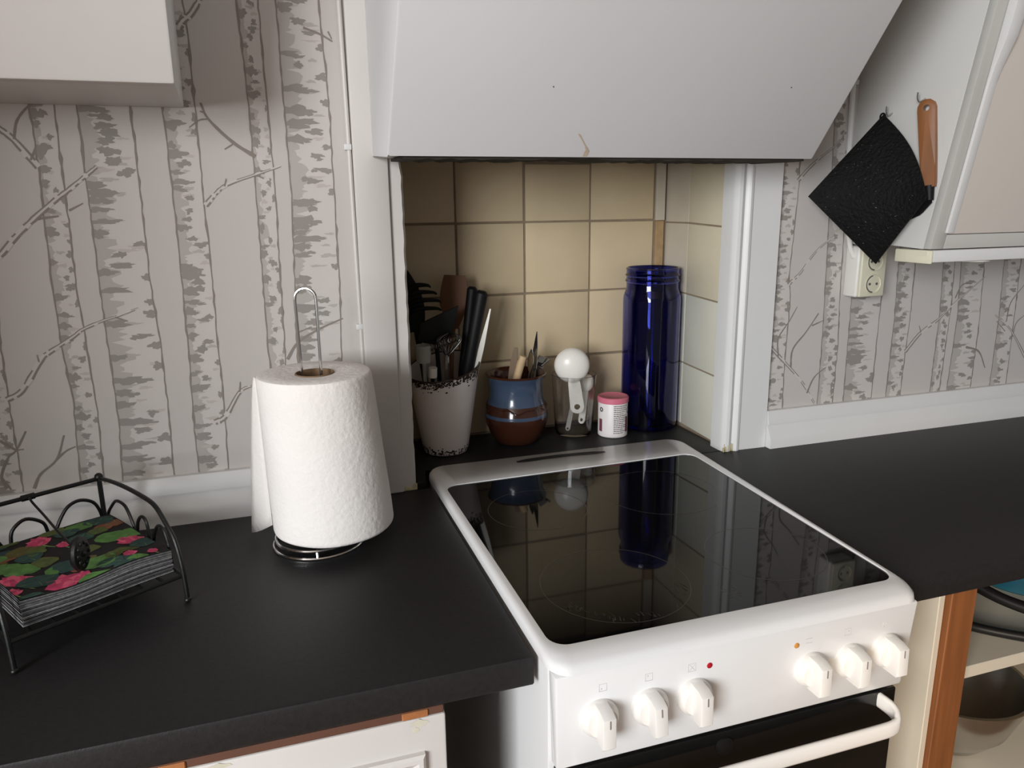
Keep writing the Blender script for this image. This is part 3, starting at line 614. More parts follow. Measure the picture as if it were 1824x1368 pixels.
for i, (x, z) in enumerate(kx):
    y = PY(z)
    bm = B(); lathe(bm, [(.0, .0), (.0225, .0), (.0225, .004), (.0213, .0075), (.0175, .0125), (.0, .014)], (0, 0, 0), 40)
    M_ = Matrix.Translation((x, y, z)) @ Matrix.Rotation(PI/2, 4, 'X')
    bmesh.ops.transform(bm, verts=bm.verts, matrix=M_); kb = obj('knob', bm, KNOBW, ck, angle=40)
    bm = B()
    outl = [(-.0215, .005), (-.0205, .021), (-.0165, .030), (.0185, .031), (.0215, .028), (.0215, .005)]   # (vertical, out) side outline of the grip
    R_ = Matrix.Translation((x, y, z)) @ Matrix.Rotation(math.radians(tilt[i]), 4, 'Y')
    prism(bm, outl, lambda p, k: R_ @ Vector((.0078 if k else -.0078, -p[1], -p[0])), .0016); obj('grip', bm, KNOBW, kb)
    bm = B(); c = R_ @ Vector((0, 0, 0))
    hexa(bm, [R_ @ Vector(q) for q in ((-.0006, -.0312, .006), (.0006, -.0312, .006), (.0006, -.0295, .006), (-.0006, -.0295, .006), (-.0006, -.0308, .0155), (.0006, -.0308, .0155), (.0006, -.029, .0155), (-.0006, -.029, .0155))]); obj('pointer', bm, KNOB_MARK, kb)
def sqframe(bm, cx, cz, h, t_):
    y0 = PY(cz)-.0002
    for (x0, x1, z0, z1) in ((-h, h, h-t_, h), (-h, h, -h, -h+t_), (-h, -h+t_, -h, h), (h-t_, h, -h, h)): box(bm, cx+x0, cx+x1, y0-.0001, y0, cz+z0, cz+z1)
for i, (x, z) in enumerate(((.0603, -.0252), (.1163, -.0250), (.1718, -.0252), (.3301, -.0241), (.3868, -.0239), (.4434, -.0247))):
    bm = B(); y0 = PY(z)-.0002
    if i in (0, 1, 4): sqframe(bm, x, z, .0046, .0004); dx, dz = ((-.0018, -.0014), (-.0014, .0016), (.0012, .001))[(0, 1, 4).index(i) if i != 4 else 2]; lathe(bm, [(.0009, 0), (0, .0002)], (0, 0, 0), 10); bmesh.ops.transform(bm, verts=[v for v in bm.verts if v.co.length < .002], matrix=Matrix.Translation((x+dx, y0, z+dz)) @ Matrix.Rotation(PI/2, 4, 'X'))
    elif i == 2:
        sqframe(bm, x-.001, z, .0050, .0004)
        for s in (-1, 1): tube(bm, [(x-.004, y0, z-s*.0035), (x+.002, y0, z+s*.0035)], .00025, 4)
    elif i == 3:
        for dz in (-.0028, .0028): box(bm, x-.005, x+.005, y0-.0001, y0, z+dz-.0003, z+dz+.0003)
    else:
        tube(bm, [(x+.003*math.cos(a*PI/8), y0, z+.0035*math.sin(a*PI/8)) for a in range(13)], .00025, 4)
    obj('knob_symbol', bm, GREY_PRINT, cp, False)
for x, z, m_, n_ in ((.1938, -.0275, REDLAMP, 'red round indicator light'), (.3127, -.0272, AMBERLAMP, 'amber round indicator light')):
    bm = B(); lathe(bm, [(.0036, -.001), (.0036, .0006), (.0024, .0016), (0, .002)], (0, 0, 0), 20); bmesh.ops.transform(bm, verts=bm.verts, matrix=Matrix.Translation((x, PY(z), z)) @ Matrix.Rotation(PI/2, 4, 'X')); obj('indicator_light', bm, m_, cp, label=n_)
bm = B(); box(bm, .010, .482, -.579, -.5655, -.62, -.1275, .002); od = obj('oven_door', bm, OVEN_GLASS, ck)
bm = B()
hp = [(.462-.006, -.577, -.140), (.4575, -.600, -.1415), (.452, -.613, -.1455), (.441, -.6185, -.149), (.40, -.619, -.150), (.24, -.619, -.150), (.09, -.619, -.150), (.051, -.6185, -.149), (.038, -.613, -.1455), (.0335, -.600, -.1415), (.033, -.577, -.140)]
cen = catmull(hp, 6); rings = []
for i, p in enumerate(cen):
    a = cen[max(i-1, 0)]; b = cen[min(i+1, len(cen)-1)]; d = (b-a).normalized(); nrm = d.cross(Vector((0, 0, 1))).normalized()   # across the strap, horizontal
    up = Vector((0, 0, 1)); hw, hh = .0042, .0105
    ring = []
    for k in range(12):
        an = 2*PI*k/12; cx_ = math.copysign(abs(math.cos(an))**.6, math.cos(an))*hw; cz_ = math.copysign(abs(math.sin(an))**.6, math.sin(an))*hh
        ring.append(bm.verts.new(p+nrm*cx_+up*cz_))
    rings.append(ring)
for A, C_ in zip(rings, rings[1:]):
    for k in range(12): bm.faces.new((A[k], A[(k+1) % 12], C_[(k+1) % 12], C_[k]))
bm.faces.new(rings[0]); bm.faces.new(rings[-1]); bmesh.ops.recalc_face_normals(bm, faces=bm.faces)
obj('handle', bm, KNOBW, od, angle=60)
bm = B(); lathe(bm, [(.012, 0), (.0115, .0025), (.006, .004), (0, .004)], (0, 0, 0), 24); bmesh.ops.transform(bm, verts=bm.verts, matrix=Matrix.Translation((.2255, -.579, -.148)) @ Matrix.Rotation(PI/2, 4, 'X')); obj('door_catch', bm, BLACK_NYLON, od)

# ------------------------------------------------------------------ base cabinets
t = thing('base_cabinet', 'white base cabinet with worn brown top rail under the worktop left of the cooker', 'cabinet', (-.6, -.27, -.9))
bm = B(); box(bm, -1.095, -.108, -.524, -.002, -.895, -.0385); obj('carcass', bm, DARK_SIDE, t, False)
bm = B(); box(bm, -1.095, -.1075, -.5412, -.5245, -.0472, -.0380, .0008, 1); obj('top_rail', bm, BROWN_RAIL, t)
bm = B(); box(bm, -.60, -.1055, -.542, -.525, -.80, -.0475, .0035); d_ = obj('door', bm, PAINT, t)
def mould(bm, x0, x1, z0, z1, yb, prof):
    """picture-frame moulding: prof (inset, out)"""
    rings = [[bm.verts.new((x0+i, yb-o, z0+i)), bm.verts.new((x1-i, yb-o, z0+i)), bm.verts.new((x1-i, yb-o, z1-i)), bm.verts.new((x0+i, yb-o, z1-i))] for i, o in prof]
    rings = [[r[k] for k in range(4)] for r in rings]
    for A, C_ in zip(rings, rings[1:]):
        for k in range(4): bm.faces.new((A[k], A[(k+1) % 4], C_[(k+1) % 4], C_[k]))
    bmesh.ops.recalc_face_normals(bm, faces=bm.faces)
bm = B(); mould(bm, -.575, -.1305, -.77, -.089, -.5421, [(0, -.001), (0, .006), (.003, .009), (.008, .009), (.012, .006), (.0155, .004), (.0155, -.001)]); obj('raised_moulding', bm, PAINT, d_)
bm = B(); box(bm, -.556, -.1485, -.5445, -.5415, -.755, -.1075, .0005, 1); obj('inset_panel', bm, DARK_PANEL, d_)
bm = B(); mould(bm, -.5575, -.147, -.7565, -.106, -.5435, [(0, -.001), (0, .0018), (.0015, .0022), (.003, .001), (.003, -.001)]); obj('metal_edging', bm, STEEL, d_)
for x0, x1, a in ((-.153, -.1245, 4), (-.391, -.366, 8)):
    bm = B(); box(bm, x0, x1, -.5432, -.5400, -.0468, -.0385, .001, 1); obj('bare_wood_block', bm, RAW_WOOD, t)
bm = B()
for cx, cz, rx, rz in ((-.135, -.0535, .010, .004), (-.337, -.0525, .012, .003), (-.139, -.061, .004, .003)):
    n = 12; f = bm.faces.new([bm.verts.new((cx+rx*(1+.3*math.sin(3*k))*math.cos(2*PI*k/n), -.5423, cz+rz*(1+.3*math.cos(2*k))*math.sin(2*PI*k/n))) for k in range(n)])
obj('chipped_paint', bm, CHIP, d_, False, kind='stuff')

t = thing('open_shelf_cabinet', 'open cream shelf cabinet with orange pine stile right of the cooker', 'cabinet', (.95, -.27, -.9))
bm = B(); box(bm, .603, .6135, -.523, -.03, -.895, -.0385, .001, 1); obj('side_panel', bm, SHELF_WHITE, t)
bm = B(); hexa(bm, [(.6045, -.533, -.895), (.658, -.533, -.895), (.658, -.515, -.895), (.6145, -.515, -.895), (.6137, -.533, -.0385), (.6592, -.533, -.0385), (.6592, -.515, -.0385), (.6137, -.515, -.0385)], .0012, 1); obj('stile', bm, STILE_WOOD, t)
for z in (-.187, -.455, -.75):
    bm = B(); box(bm, .614, 1.45, -.512 if z > -.2 else -.50, -.05, z-.02, z, .0015, 1); obj('shelf', bm, SHELF_WHITE, t)
bm = B(); box(bm, .614, 1.45, -.048, -.032, -.895, -.0385); obj('back_panel', bm, SHELF_WHITE, t)
bm = B(); box(bm, 1.4505, 1.465, -.523, -.03, -.895, -.0385); obj('side_panel', bm, SHELF_WHITE, t)

def small_pan(cx, cy, z, r, h, hpts, hr, label):
    t = thing('saucepan', label, 'pan', (cx, cy, z))
    bm = B(); lathe(bm, [(0, 0), (r*.86, 0), (r*.92, .003), (r, h), (r+.002, h+.001), (r-.001, h+.001), (r*.9, .006), (0, .004)], (cx, cy, z), 48); obj('pan_body', bm, PAN_BLACK, t)
    bm = B(); tube(bm, catmull(hpts, 6), hr, 12); obj('handle', bm, PAN_BLACK, t)
small_pan(.690, -.37, -.1868, .070, .034, [(.735, -.417, -.160), (.752, -.430, -.168), (.775, -.447, -.176), (.815, -.482, -.178), (.86, -.52, -.176), (.885, -.545, -.172)], lambda q: .0115-.004*math.sin(PI*q), 'small black saucepan on the cream shelf behind the pine stile, long handle pointing outward')
small_pan(.735, -.325, -.1505, .085, .050, [(.790, -.385, -.108), (.802, -.415, -.122), (.815, -.455, -.130), (.835, -.50, -.132), (.86, -.555, -.130)], lambda q: .0125-.003*math.sin(PI*q), 'black saucepan stacked on the smaller one, its handle just under the worktop edge')
t = thing('pot', 'teal enamel pot at the back of the cream shelf under the worktop', 'pot', (1.02, -.33, -.1868))
bm = B(); lathe(bm, [(0, 0), (.085, 0), (.093, .006), (.095, .085), (.097, .087), (.0945, .088), (.092, .085), (.089, .007), (0, .004)], (1.02, -.33, -.1868), 48); obj('pot_body', bm, TEAL, t)
t = thing('mixing_bowl', 'stainless steel mixing bowl on the lower cream shelf', 'bowl', (.845, -.36, -.4548))
bm = B(); lathe(bm, [(0, 0), (.050, 0), (.066, .006), (.098, .046), (.116, .095), (.121, .118), (.126, .1205), (.1262, .122), (.120, .122), (.1145, .095), (.0965, .047), (.064, .0075), (0, .002)], (.845, -.36, -.4548), 64); obj('bowl_body', bm, STEEL, t)

# ------------------------------------------------------------------ napkin holder and napkins
HO = Vector((-.546, -.390, 0)); E1 = Vector((.851, .525, 0)); E2 = Vector((-.525, .851, 0)); UP = Vector((0, 0, 1))
def H(a, b, z): return HO+E1*a+E2*b+UP*z
WA, DB = .194, .2386
t = thing('napkin_holder', 'black wrought metal napkin holder with looped sides on the left worktop', 'napkin holder', HO+E1*.097+E2*.12)
for a, nm in ((WA, 'side_arm'), (0., 'side_arm')):
    pts = [H(a, DB, .111), H(a, .20, .1165), H(a, .154, .1195), H(a, .1025, .1195), H(a, .0632, .1155), H(a, .0367, .098), H(a, .0182, .0816), H(a, .0071, .0542), H(a, .0024, .0246), H(a, .0008, .004)]
    bm = B(); tube(bm, catmull(pts, 5), .0030, 10); arm = obj(nm, bm, BLACKMETAL, t)
    bm = B(); ball(bm, H(a, .0006, .0036), .0045, 14, .78); obj('foot', bm, BLACKMETAL, arm)
    bm = B(); tube(bm, [H(a, DB, .002), H(a, DB, .111)], .0034, 10); po = obj('corner_post', bm, BLACKMETAL, t)
    bm = B(); ball(bm, H(a, DB, .1135), .0060, 14); obj('ball_finial', bm, BLACKMETAL, po)
    bm = B(); tube(bm, catmull([H(a, .232, .044), H(a, .222, .062), H(a, .2091, .0745), H(a, .19, .0885), H(a, .172, .0915), H(a, .155, .0874), H(a, .1382, .0671), H(a, .131, .05), H(a, .129, .040)], 5), .0022, 8); obj('scroll_loop', bm, BLACKMETAL, t)
    bm = B(); tube(bm, catmull([H(a, .129, .040), H(a, .127, .062), H(a, .1215, .077), H(a, .1083, .0876), H(a, .0955, .084), H(a, .0917, .064), H(a, .091, .040)], 5), .0022, 8); obj('scroll_loop', bm, BLACKMETAL, t)
    bm = B(); tube(bm, catmull([H(a, .083, .040), H(a, .078, .066), H(a, .062, .087), H(a, .046, .086), H(a, .036, .066), H(a, .033, .040)], 5), .0022, 8); obj('scroll_loop', bm, BLACKMETAL, t)
bm = B(); tube(bm, [H(0, DB, .111), H(WA, DB, .111)], .0030, 10); obj('back_rail', bm, BLACKMETAL, t)
for pts in ([(.1905, .042), (.1895, .060), (.182, .078), (.1655, .0866), (.150, .083), (.1393, .0710), (.1296, .0529), (.125, .040)],
            [(.122, .040), (.1195, .055), (.1146, .0708), (.0956, .0815), (.0787, .0711), (.0746, .0522), (.074, .040)],
            [(.070, .040), (.064, .0529), (.055, .0710), (.044, .083), (.0285, .0866), (.012, .078), (.0045, .060), (.0035, .042)]):
    bm = B(); tube(bm, catmull([H(a, DB, z) for a, z in pts], 5), .0024, 8); obj('scroll_loop', bm, BLACKMETAL, t)
bm = B()
fr = [H(0, .004, .036), H(WA, .004, .036), H(WA, DB, .036), H(0, DB, .036)]
tube(bm, fr+[fr[0]], .0028, 8)
for k in range(1, 8): tube(bm, [H(WA*k/8, .004, .0352), H(WA*k/8, DB, .0352)], .0017, 6)
obj('tray_rim', bm, BLACKMETAL, t)
bm = B(); tube(bm, catmull([H(.103, DB-.0045, .112), H(.104, .226, .106), H(.104, .19, .099), H(.100, .13, .094), H(.096, .065, .0915)], 5), .0016, 8); pa_ = obj('weight_arm', bm, BLACKMETAL, t)
bm = B(); tube(bm, [H(.095, DB, .1112), H(.111, DB, .1112)], .0044, 10); obj('hinge', bm, BLACKMETAL, pa_)
MC = Vector((-.5105, -.2935, .0895))
bm = B()
for k in range(7): pass
lathe(bm, [(0, -.0042), (.009, -.0042), (.0125, -.0028), (.0135, 0), (.0125, .0028), (.009, .0042), (0, .0042)], (0, 0, 0), 32)
for k in range(10):
    a = 2*PI*k/10; ball(bm, (.0085*math.cos(a), .0085*math.sin(a), .0042), .0016, 8); ball(bm, (.0085*math.cos(a), .0085*math.sin(a), -.0042), .0016, 8)
ball(bm, (0, 0, .0042), .0024, 8)
mm_ = Matrix.Translation(H(.092, .038, .0945)) @ Matrix.Diagonal((1.15, 1.15, 1.62, 1)) @ Matrix.Rotation(math.radians(32), 4, 'Z') @ Matrix.Rotation(math.radians(36), 4, 'Z') @ Matrix.Rotation(PI/2, 4, 'X')
bmesh.ops.transform(bm, verts=bm.verts, matrix=mm_); obj('weight_medallion', bm, BLACKMETAL, t)
bm = B(); tube(bm, [H(.096, .065, .0915), H(.0925, .042, .093)], .0016, 6); obj('weight_neck', bm, BLACKMETAL, t)

rn = random.Random(21)
NN = 24; z = .0388; TH = .00122
def wav(a, b, q): return .0023*q*math.sin(a*46+1.2)*(.3+.7*max(0, 1-b/.12))+.0006*q*math.sin(b*50)
proto_n = None
for k in range(NN):
    a0, a1 = .020+rn.uniform(-.001, .001), .1890+rn.uniform(-.0010, .0008); b0, b1 = .019+rn.uniform(-.0012, .0012), .205+rn.uniform(-.001, .001)
    bm = B(); nx, ny = 24, 6; q = .25+1.0*k/NN
    top = []; bot = []
    for i in range(nx+1):
        for j in range(ny+1):
            a = a0+(a1-a0)*i/nx; b = b0+(b1-b0)*j/ny; wv = wav(a, b, q)
            top.append(bm.verts.new(H(a, b, z+k*TH+TH*.86+wv))); bot.append(bm.verts.new(H(a, b, z+k*TH+wv)))
    ix = lambda i, j: i*(ny+1)+j
    for i in range(nx):
        for j in range(ny):
            f = bm.faces.new((top[ix(i, j)], top[ix(i+1, j)], top[ix(i+1, j+1)], top[ix(i, j+1)])); f.material_index = 1
            bm.faces.new((bot[ix(i, j)], bot[ix(i, j+1)], bot[ix(i+1, j+1)], bot[ix(i+1, j)]))
    for i in range(nx):
        bm.faces.new((bot[ix(i, 0)], bot[ix(i+1, 0)], top[ix(i+1, 0)], top[ix(i, 0)])); bm.faces.new((top[ix(i, ny)], top[ix(i+1, ny)], bot[ix(i+1, ny)], bot[ix(i, ny)]))
    for j in range(ny):
        bm.faces.new((top[ix(0, j)], top[ix(0, j+1)], bot[ix(0, j+1)], bot[ix(0, j)])); bm.faces.new((bot[ix(nx, j)], bot[ix(nx, j+1)], top[ix(nx, j+1)], top[ix(nx, j)]))
    last = k == NN-1
    o = obj('paper_napkin', bm, [NAPKIN_EDGE if k % 4 else NAPKIN_WHITE, NAPKIN_TOP], None, True)
    if last: tag(o, 'topmost folded paper napkin, black with pink water lilies and green leaves', 'napkin', 'folded napkins in the holder')
    else: tag(o, 'folded paper napkin showing only its grey edge in the stack', 'napkin', 'folded napkins in the holder')
# the printed water lilies on the topmost napkin
bm = B(); keys = ['p', 'p2', 'o', 'g', 'g2', 't', 'o2', 's']; zt = z+(NN-1)*TH+TH*.86
def fpoly(pts, key, lift):
    pts = [p for p in pts]
    cl = [(min(max(a, .0215), .187), min(max(b, .0210), .204)) for a, b in pts]
    try: f = bm.faces.new([bm.verts.new(H(a, b, zt+wav(a, b, .25+1.0*(NN-1)/NN)+lift)) for a, b in cl])
    except ValueError: return
    f.normal_update()
    if f.normal.z < 0: f.normal_flip()
    f.material_index = keys.index(key)
more = [(rn.uniform(.015, .18), rn.uniform(.035, .2), rn.choice(['g2', 't', 'g', 'o2', 'o']), rn.uniform(.005, .009)) for _ in range(12)]
for q, (a, b, key, r) in enumerate(more+FLOWERS):
    r *= 1.12
    lift = .00035+.00001*q
    if a < .022 or a > .19: continue
    if key == 'p':
        for m in range(6):
            an = math.radians(5+34*m+rn.uniform(-8, 8)); L_ = r*rn.uniform(.85, 1.2); wd = r*.40
            d = (math.cos(an), math.sin(an)); n_ = (-d[1], d[0])
            fpoly([(a+d[0]*L_*u+n_[0]*wd*v-d[0]*L_*.3, b+(d[1]*L_*u+n_[1]*wd*v-d[1]*L_*.3)*1.5) for u, v in ((0, -.5), (.4, -1), (.8, -.6), (1.05, 0), (.8, .6), (.4, 1), (0, .5))], 'p' if m % 2 else 'p2', lift+.00002*m)
        fpoly([(a-r*.2+.0007, b-r*.4), (a+r*.1, b-r*1.1), (a+r*.35, b-r*1.5), (a+r*.35+.0016, b-r*1.5), (a+r*.1+.0018, b-r*1.05), (a-r*.1, b-r*.3)], 's', lift)
    else:
        n = 14; ph = rn.uniform(0, 6)
        fpoly([(a+r*1.15*(1+.12*math.sin(3*x+ph))*math.cos(x), b+r*1.0*(1+.12*math.sin(4*x+ph))*math.sin(x)) for x in [2*PI*k/n for k in range(n)]], key, lift)
        if r > .011:
            for m in range(4):
                an = ph+m*1.5; d = (math.cos(an), math.sin(an)); fpoly([(a, b), (a+d[0]*r-d[1]*.0007, b+d[1]*r*.75+d[0]*.0007), (a+d[0]*r+d[1]*.0007, b+d[1]*r*.75-d[0]*.0007)], 'g' if key != 'g' else 'g2', lift+.000005)
nap_top = bpy.data.objects['paper_napkin' if NN == 1 else 'paper_napkin.%03d' % (NN-1)]
obj('floral_print', bm, [FL[k] for k in keys], nap_top, False, label='pink and green water lily print')

# ------------------------------------------------------------------ kitchen paper
RC = Vector((-.209, -.160, 0))
t = thing('paper_towel_holder', 'chrome wire kitchen paper holder with tall loop and ring base', 'paper holder', RC)
for r, z in ((.0655, .0024), (.062, .0125)):
    bm = B(); tube(bm, [RC+Vector((r*math.cos(2*PI*k/48), r*math.sin(2*PI*k/48), z)) for k in range(48)], .0023, 8, True); obj('base_ring', bm, CHROME, t)
bm = B()
for a in (.4, 2.5, 4.6): tube(bm, [RC+Vector((.0655*math.cos(a), .0655*math.sin(a), .0025)), RC+Vector((.062*math.cos(a), .062*math.sin(a), .0125)), RC+Vector((.016*math.cos(a), .016*math.sin(a), .0125))], .0018, 6)
obj('base_strut', bm, CHROME, t)
bm = B(); c = RC+Vector((.006, 0, 0)); hw = .0148
ax = Vector((.95, -.31, 0))
pts = [c+ax*.004+UP*.0125, c-ax*.0115+UP*.18, c-ax*hw+UP*.362]+[c+ax*hw*math.cos(PI-PI*k/10)+UP*(.364+hw*math.sin(PI*k/10)) for k in range(1, 10)]+[c+ax*hw+UP*.362, c+ax*hw+UP*.18, c+ax*(hw-.002)+UP*.0125]
tube(bm, pts, .0022, 10); obj('loop_handle', bm, CHROME, t)

t = thing('kitchen_paper_roll', 'thick white kitchen paper roll leaning on its chrome holder', 'kitchen paper', RC+Vector((0, 0, .0155)))
bm = B(); z0, z1 = .025, .260
def rj_(tt, zz): return 1+.006*math.sin(3*tt+20*zz)+.004*math.sin(7*tt+zz*40)
base = RC+Vector((.0250, 0, 0)); sh = (-.054, -.01)
H_ = z1-z0
prof = [(.028, z0+.004), (.045, z0+.001), (.084, z0+.0), (.0875, z0+.003)]+[(.088-.0078*k/8, z0+.006+(H_-.012)*k/8) for k in range(9)]+[(.0785, z1-.001), (.076, z1), (.05, z1-.0005), (.0275, z1-.002)]
lathe(bm, prof, base, 72, (sh[0], sh[1]), jitter=rj_); obj('paper', bm, KITCHEN_PAPER, t, angle=50)
bm = B(); lathe(bm, [(.0272, z1-.0005), (.0255, z1-.0005), (.0255, z0+.004), (.0272, z0+.004)], base, 32, (sh[0], sh[1]), True); obj('card_core', bm, CARD, t)
bm = B(); n = 14; rows_ = []
for k in range(n+1):
    q = k/n; zz = z1-.004-(H_-.012)*q; rr = .0805+.0075*q
    cxy = base+Vector((sh[0]*zz, sh[1]*zz, 0)); row = []
    a_ = math.radians(176); p0 = cxy+Vector((rr*math.cos(a_), rr*math.sin(a_), zz))+Vector((-.0006, 0, 0))
    ln = .004+.036*q**.8
    for m in range(5):
        s = m/4; row.append(bm.verts.new(p0+Vector((-ln*s*.80, ln*s*(.75+.4*s), -.026*s*q+.002*math.sin(9*q+3*s)*s))))
    rows_.append(row)
for A, C_ in zip(rows_, rows_[1:]):
    for m in range(4): bm.faces.new((A[m], A[m+1], C_[m+1], C_[m]))
sh_ = obj('loose_sheet', bm, KITCHEN_PAPER, t); md = sh_.modifiers.new('ply', 'SOLIDIFY'); md.thickness = .0006

# ------------------------------------------------------------------ utensil pot in the recess
PC = Vector((.068, .196, 0))
t = thing('utensil_pot', 'tall tapered white enamel pot with ragged brown rim, full of utensils', 'pot', PC)
bm = B(); lathe(bm, [(0, .0006), (.0425, .0006), (.0455, .003), (.073, .180), (.0735, .183), (.0715, .183), (.070, .180), (.0435, .006), (0, .004)], PC, 56)
def slant(bm):
    for v in bm.verts: v.co.z *= .965*(1+1.0*(v.co.x-PC.x)+1.0*(v.co.y-PC.y))
slant(bm)
pot = obj('pot_body', bm, POT_WHITE, t)
bm = B(); rp = random.Random(13)
def patch(th, zc, rth, rz):
    n = 7; pts = []
    for k in range(n):
        a = 2*PI*k/n; th2 = th+rth*math.cos(a)*rp.uniform(.5, 1.3); z2 = min(max(zc+rz*math.sin(a)*rp.uniform(.5, 1.3), .0035), .1828)
        r2 = .0455+.0275*(z2-.003)/.177+.0006
        pts.append(bm.verts.new(PC+Vector((r2*math.cos(th2), r2*math.sin(th2), z2))))
    bm.faces.new(pts)
for k in range(800): patch(rp.uniform(0, 2*PI), .1825-abs(rp.gauss(0, .0095)), rp.uniform(.015, .05), rp.uniform(.001, .0028))
for k in range(240): patch(rp.uniform(0, 2*PI), .0035+abs(rp.gauss(0, .006)), rp.uniform(.02, .06), rp.uniform(.001, .003))
slant(bm)
bmesh.ops.recalc_face_normals(bm, faces=bm.faces)
obj('worn_edge', bm, POT_RUST, t, False, kind='stuff')
bm = B(); tube(bm, [PC+Vector((.0727*math.cos(2*PI*k/48), .0727*math.sin(2*PI*k/48), .1826)) for k in range(48)], .0018, 6, True); slant(bm); obj('rim', bm, POT_RUST, t)

def blade(bm, p0, p1, wfn, th, nrm, n=12):
    """flat tool from p0 to p1; wfn(q) half width; nrm: facing normal"""
    p0, p1 = Vector(p0), Vector(p1); d = (p1-p0).normalized(); nrm = Vector(nrm); nrm = (nrm-d*nrm.dot(d)).normalized(); s = d.cross(nrm)
    rings = []
    for k in range(n+1):
        q = k/n; p = p0+(p1-p0)*q; wd = wfn(q)
        rings.append([bm.verts.new(p+s*wd+nrm*th), bm.verts.new(p-s*wd+nrm*th), bm.verts.new(p-s*wd-nrm*th), bm.verts.new(p+s*wd-nrm*th)])
    for A, C_ in zip(rings, rings[1:]):
        for k in range(4): bm.faces.new((A[k], A[(k+1) % 4], C_[(k+1) % 4], C_[k]))
    bm.faces.new(rings[0]); bm.faces.new(rings[-1]); bmesh.ops.recalc_face_normals(bm, faces=bm.faces)
G1 = 'utensils in the white pot'
FC = (-.35, -.9, .2)
# wooden spatula
t = thing('wooden_spatula', 'brown wooden spatula, blade up, in the white pot', 'spatula', (.095, .222, .02))
bm = B(); blade(bm, (.099, .228, .245), (.106, .232, .352), lambda q: .010+.019*min(1, q*2.2) if q < .5 else .029-.008*((q-.5)*2)**2, .0035, FC, 16); obj('blade', bm, WOOD_SPATULA, t)
bm = B(); tube(bm, [(.070, .222, .012), (.0985, .2283, .250)], .0060, 8); obj('handle', bm, WOOD_SPATULA, t)
# two black handles on the right
for k, (a, b, r, lab) in enumerate((((.083, .188, .012), (.1455, .172, .3255), .0125, 'thick black cylindrical handle standing highest on the right in the white pot'), ((.092, .206, .012), (.1345, .203, .331), .0105, 'black handle half hidden behind the thicker one in the white pot'))):
    t = thing('black_handled_utensil', lab, 'utensil', a, G1)
    a, b = Vector(a), Vector(b); d = (b-a).normalized(); bm = B(); m_ = a+(b-a)*.36
    tube(bm, [m_, m_+(b-m_)*.04, m_+(b-m_)*.3, m_+(b-m_)*.9, m_+(b-m_)*.975, b], lambda q: r*(.75 if q < .1 else (1.0 if q < .85 else (.93 if q < .99 else .6))), 16); obj('handle', bm, BLACK_NYLON, t)
    bm = B(); tube(bm, [a, m_], r*.45, 8); obj('shank', bm, STEEL, t)
# pale slim strip
t = thing('palette_knife', 'thin pale white blade at the right rim of the white pot', 'utensil', (.108, .18, .03), G1)
bm = B(); blade(bm, (.119, .174, .125), (.1612, .170, .289), lambda q: .0055*(1 if q < .55 else 1-.75*((q-.55)/.45)), .0011, (-.6, -.8, .15)); obj('blade', bm, WHITE_PLASTIC, t)
# spaghetti fork
t = thing('pasta_fork', 'black nylon pasta fork with curved tines at the left of the pot', 'utensil', (.04, .21, .02), G1)
bm = B(); tube(bm, [(.050, .205, .012), (.022, .222, .25)], .006, 8); obj('handle', bm, BLACK_NYLON, t)
bm = B(); blade(bm, (.022, .222, .245), (.0, .228, .365), lambda q: .010+.017*math.sin(PI*min(1, q*.9+.1)), .003, FC, 14); obj('head', bm, BLACK_NYLON, t)
for k, (z, l) in enumerate(((.335, .030), (.321, .042), (.305, .050), (.289, .050))):
    bm = B(); tube(bm, catmull([(.010, .225, z-.006), (.026, .214, z+.002), (.020+l*.8, .206, z+.002), (.020+l, .203, z-.002)], 4), lambda q: .0066*(1-.75*q), 8); obj('tine', bm, BLACK_NYLON, t)
# black turner
t = thing('black_turner', 'black nylon turner with slanted edge in front of the wooden spatula', 'utensil', (.06, .19, .02), G1)
bm = B()
poly = [(.014, .233), (.020, .268), (.050, .281), (.0945, .300), (.088, .270), (.074, .240), (.045, .226)]
prism(bm, poly, lambda p, k: (p[0], .168-.12*(p[0]-.05)+(.003 if k else -.003), p[1]), .001); obj('blade', bm, BLACK_NYLON, t)
bm = B(); tube(bm, [(.066, .200, .012), (.050, .168, .240)], .0045, 8); obj('handle', bm, BLACK_NYLON, t)
# whisk
t = thing('wire_whisk', 'dark wire whisk with coiled wires between the utensils in the pot', 'utensil', (.075, .17, .02), G1)
bm = B(); tube(bm, [(.070, .185, .012), (.066, .152, .205)], .0055, 8); obj('handle', bm, STEEL, t)
bm = B()
for k in range(7):
    a = PI*k/7; d = Vector((math.cos(a)*.024, math.sin(a)*.012, 0)); c0 = Vector((.066, .152, .203)); c1 = Vector((.074, .149, .250))
    tube(bm, catmull([c0, c0+d*.6+(c1-c0)*.35, c0+d+(c1-c0)*.75, c1, c0-d+(c1-c0)*.75, c0-d*.6+(c1-c0)*.35, c0], 5), .0009, 6)
hel = []
for k in range(140):
    a = k*.55; q = k/139; hel.append(Vector((.030+.060*q, .148+.004*math.sin(a), .222+.018*q+.006*math.cos(a))))
tube(bm, hel, .0010, 5); obj('wires', bm, mat('dark_wire', (.16, .16, .16, 1), .25, metal=1), t)
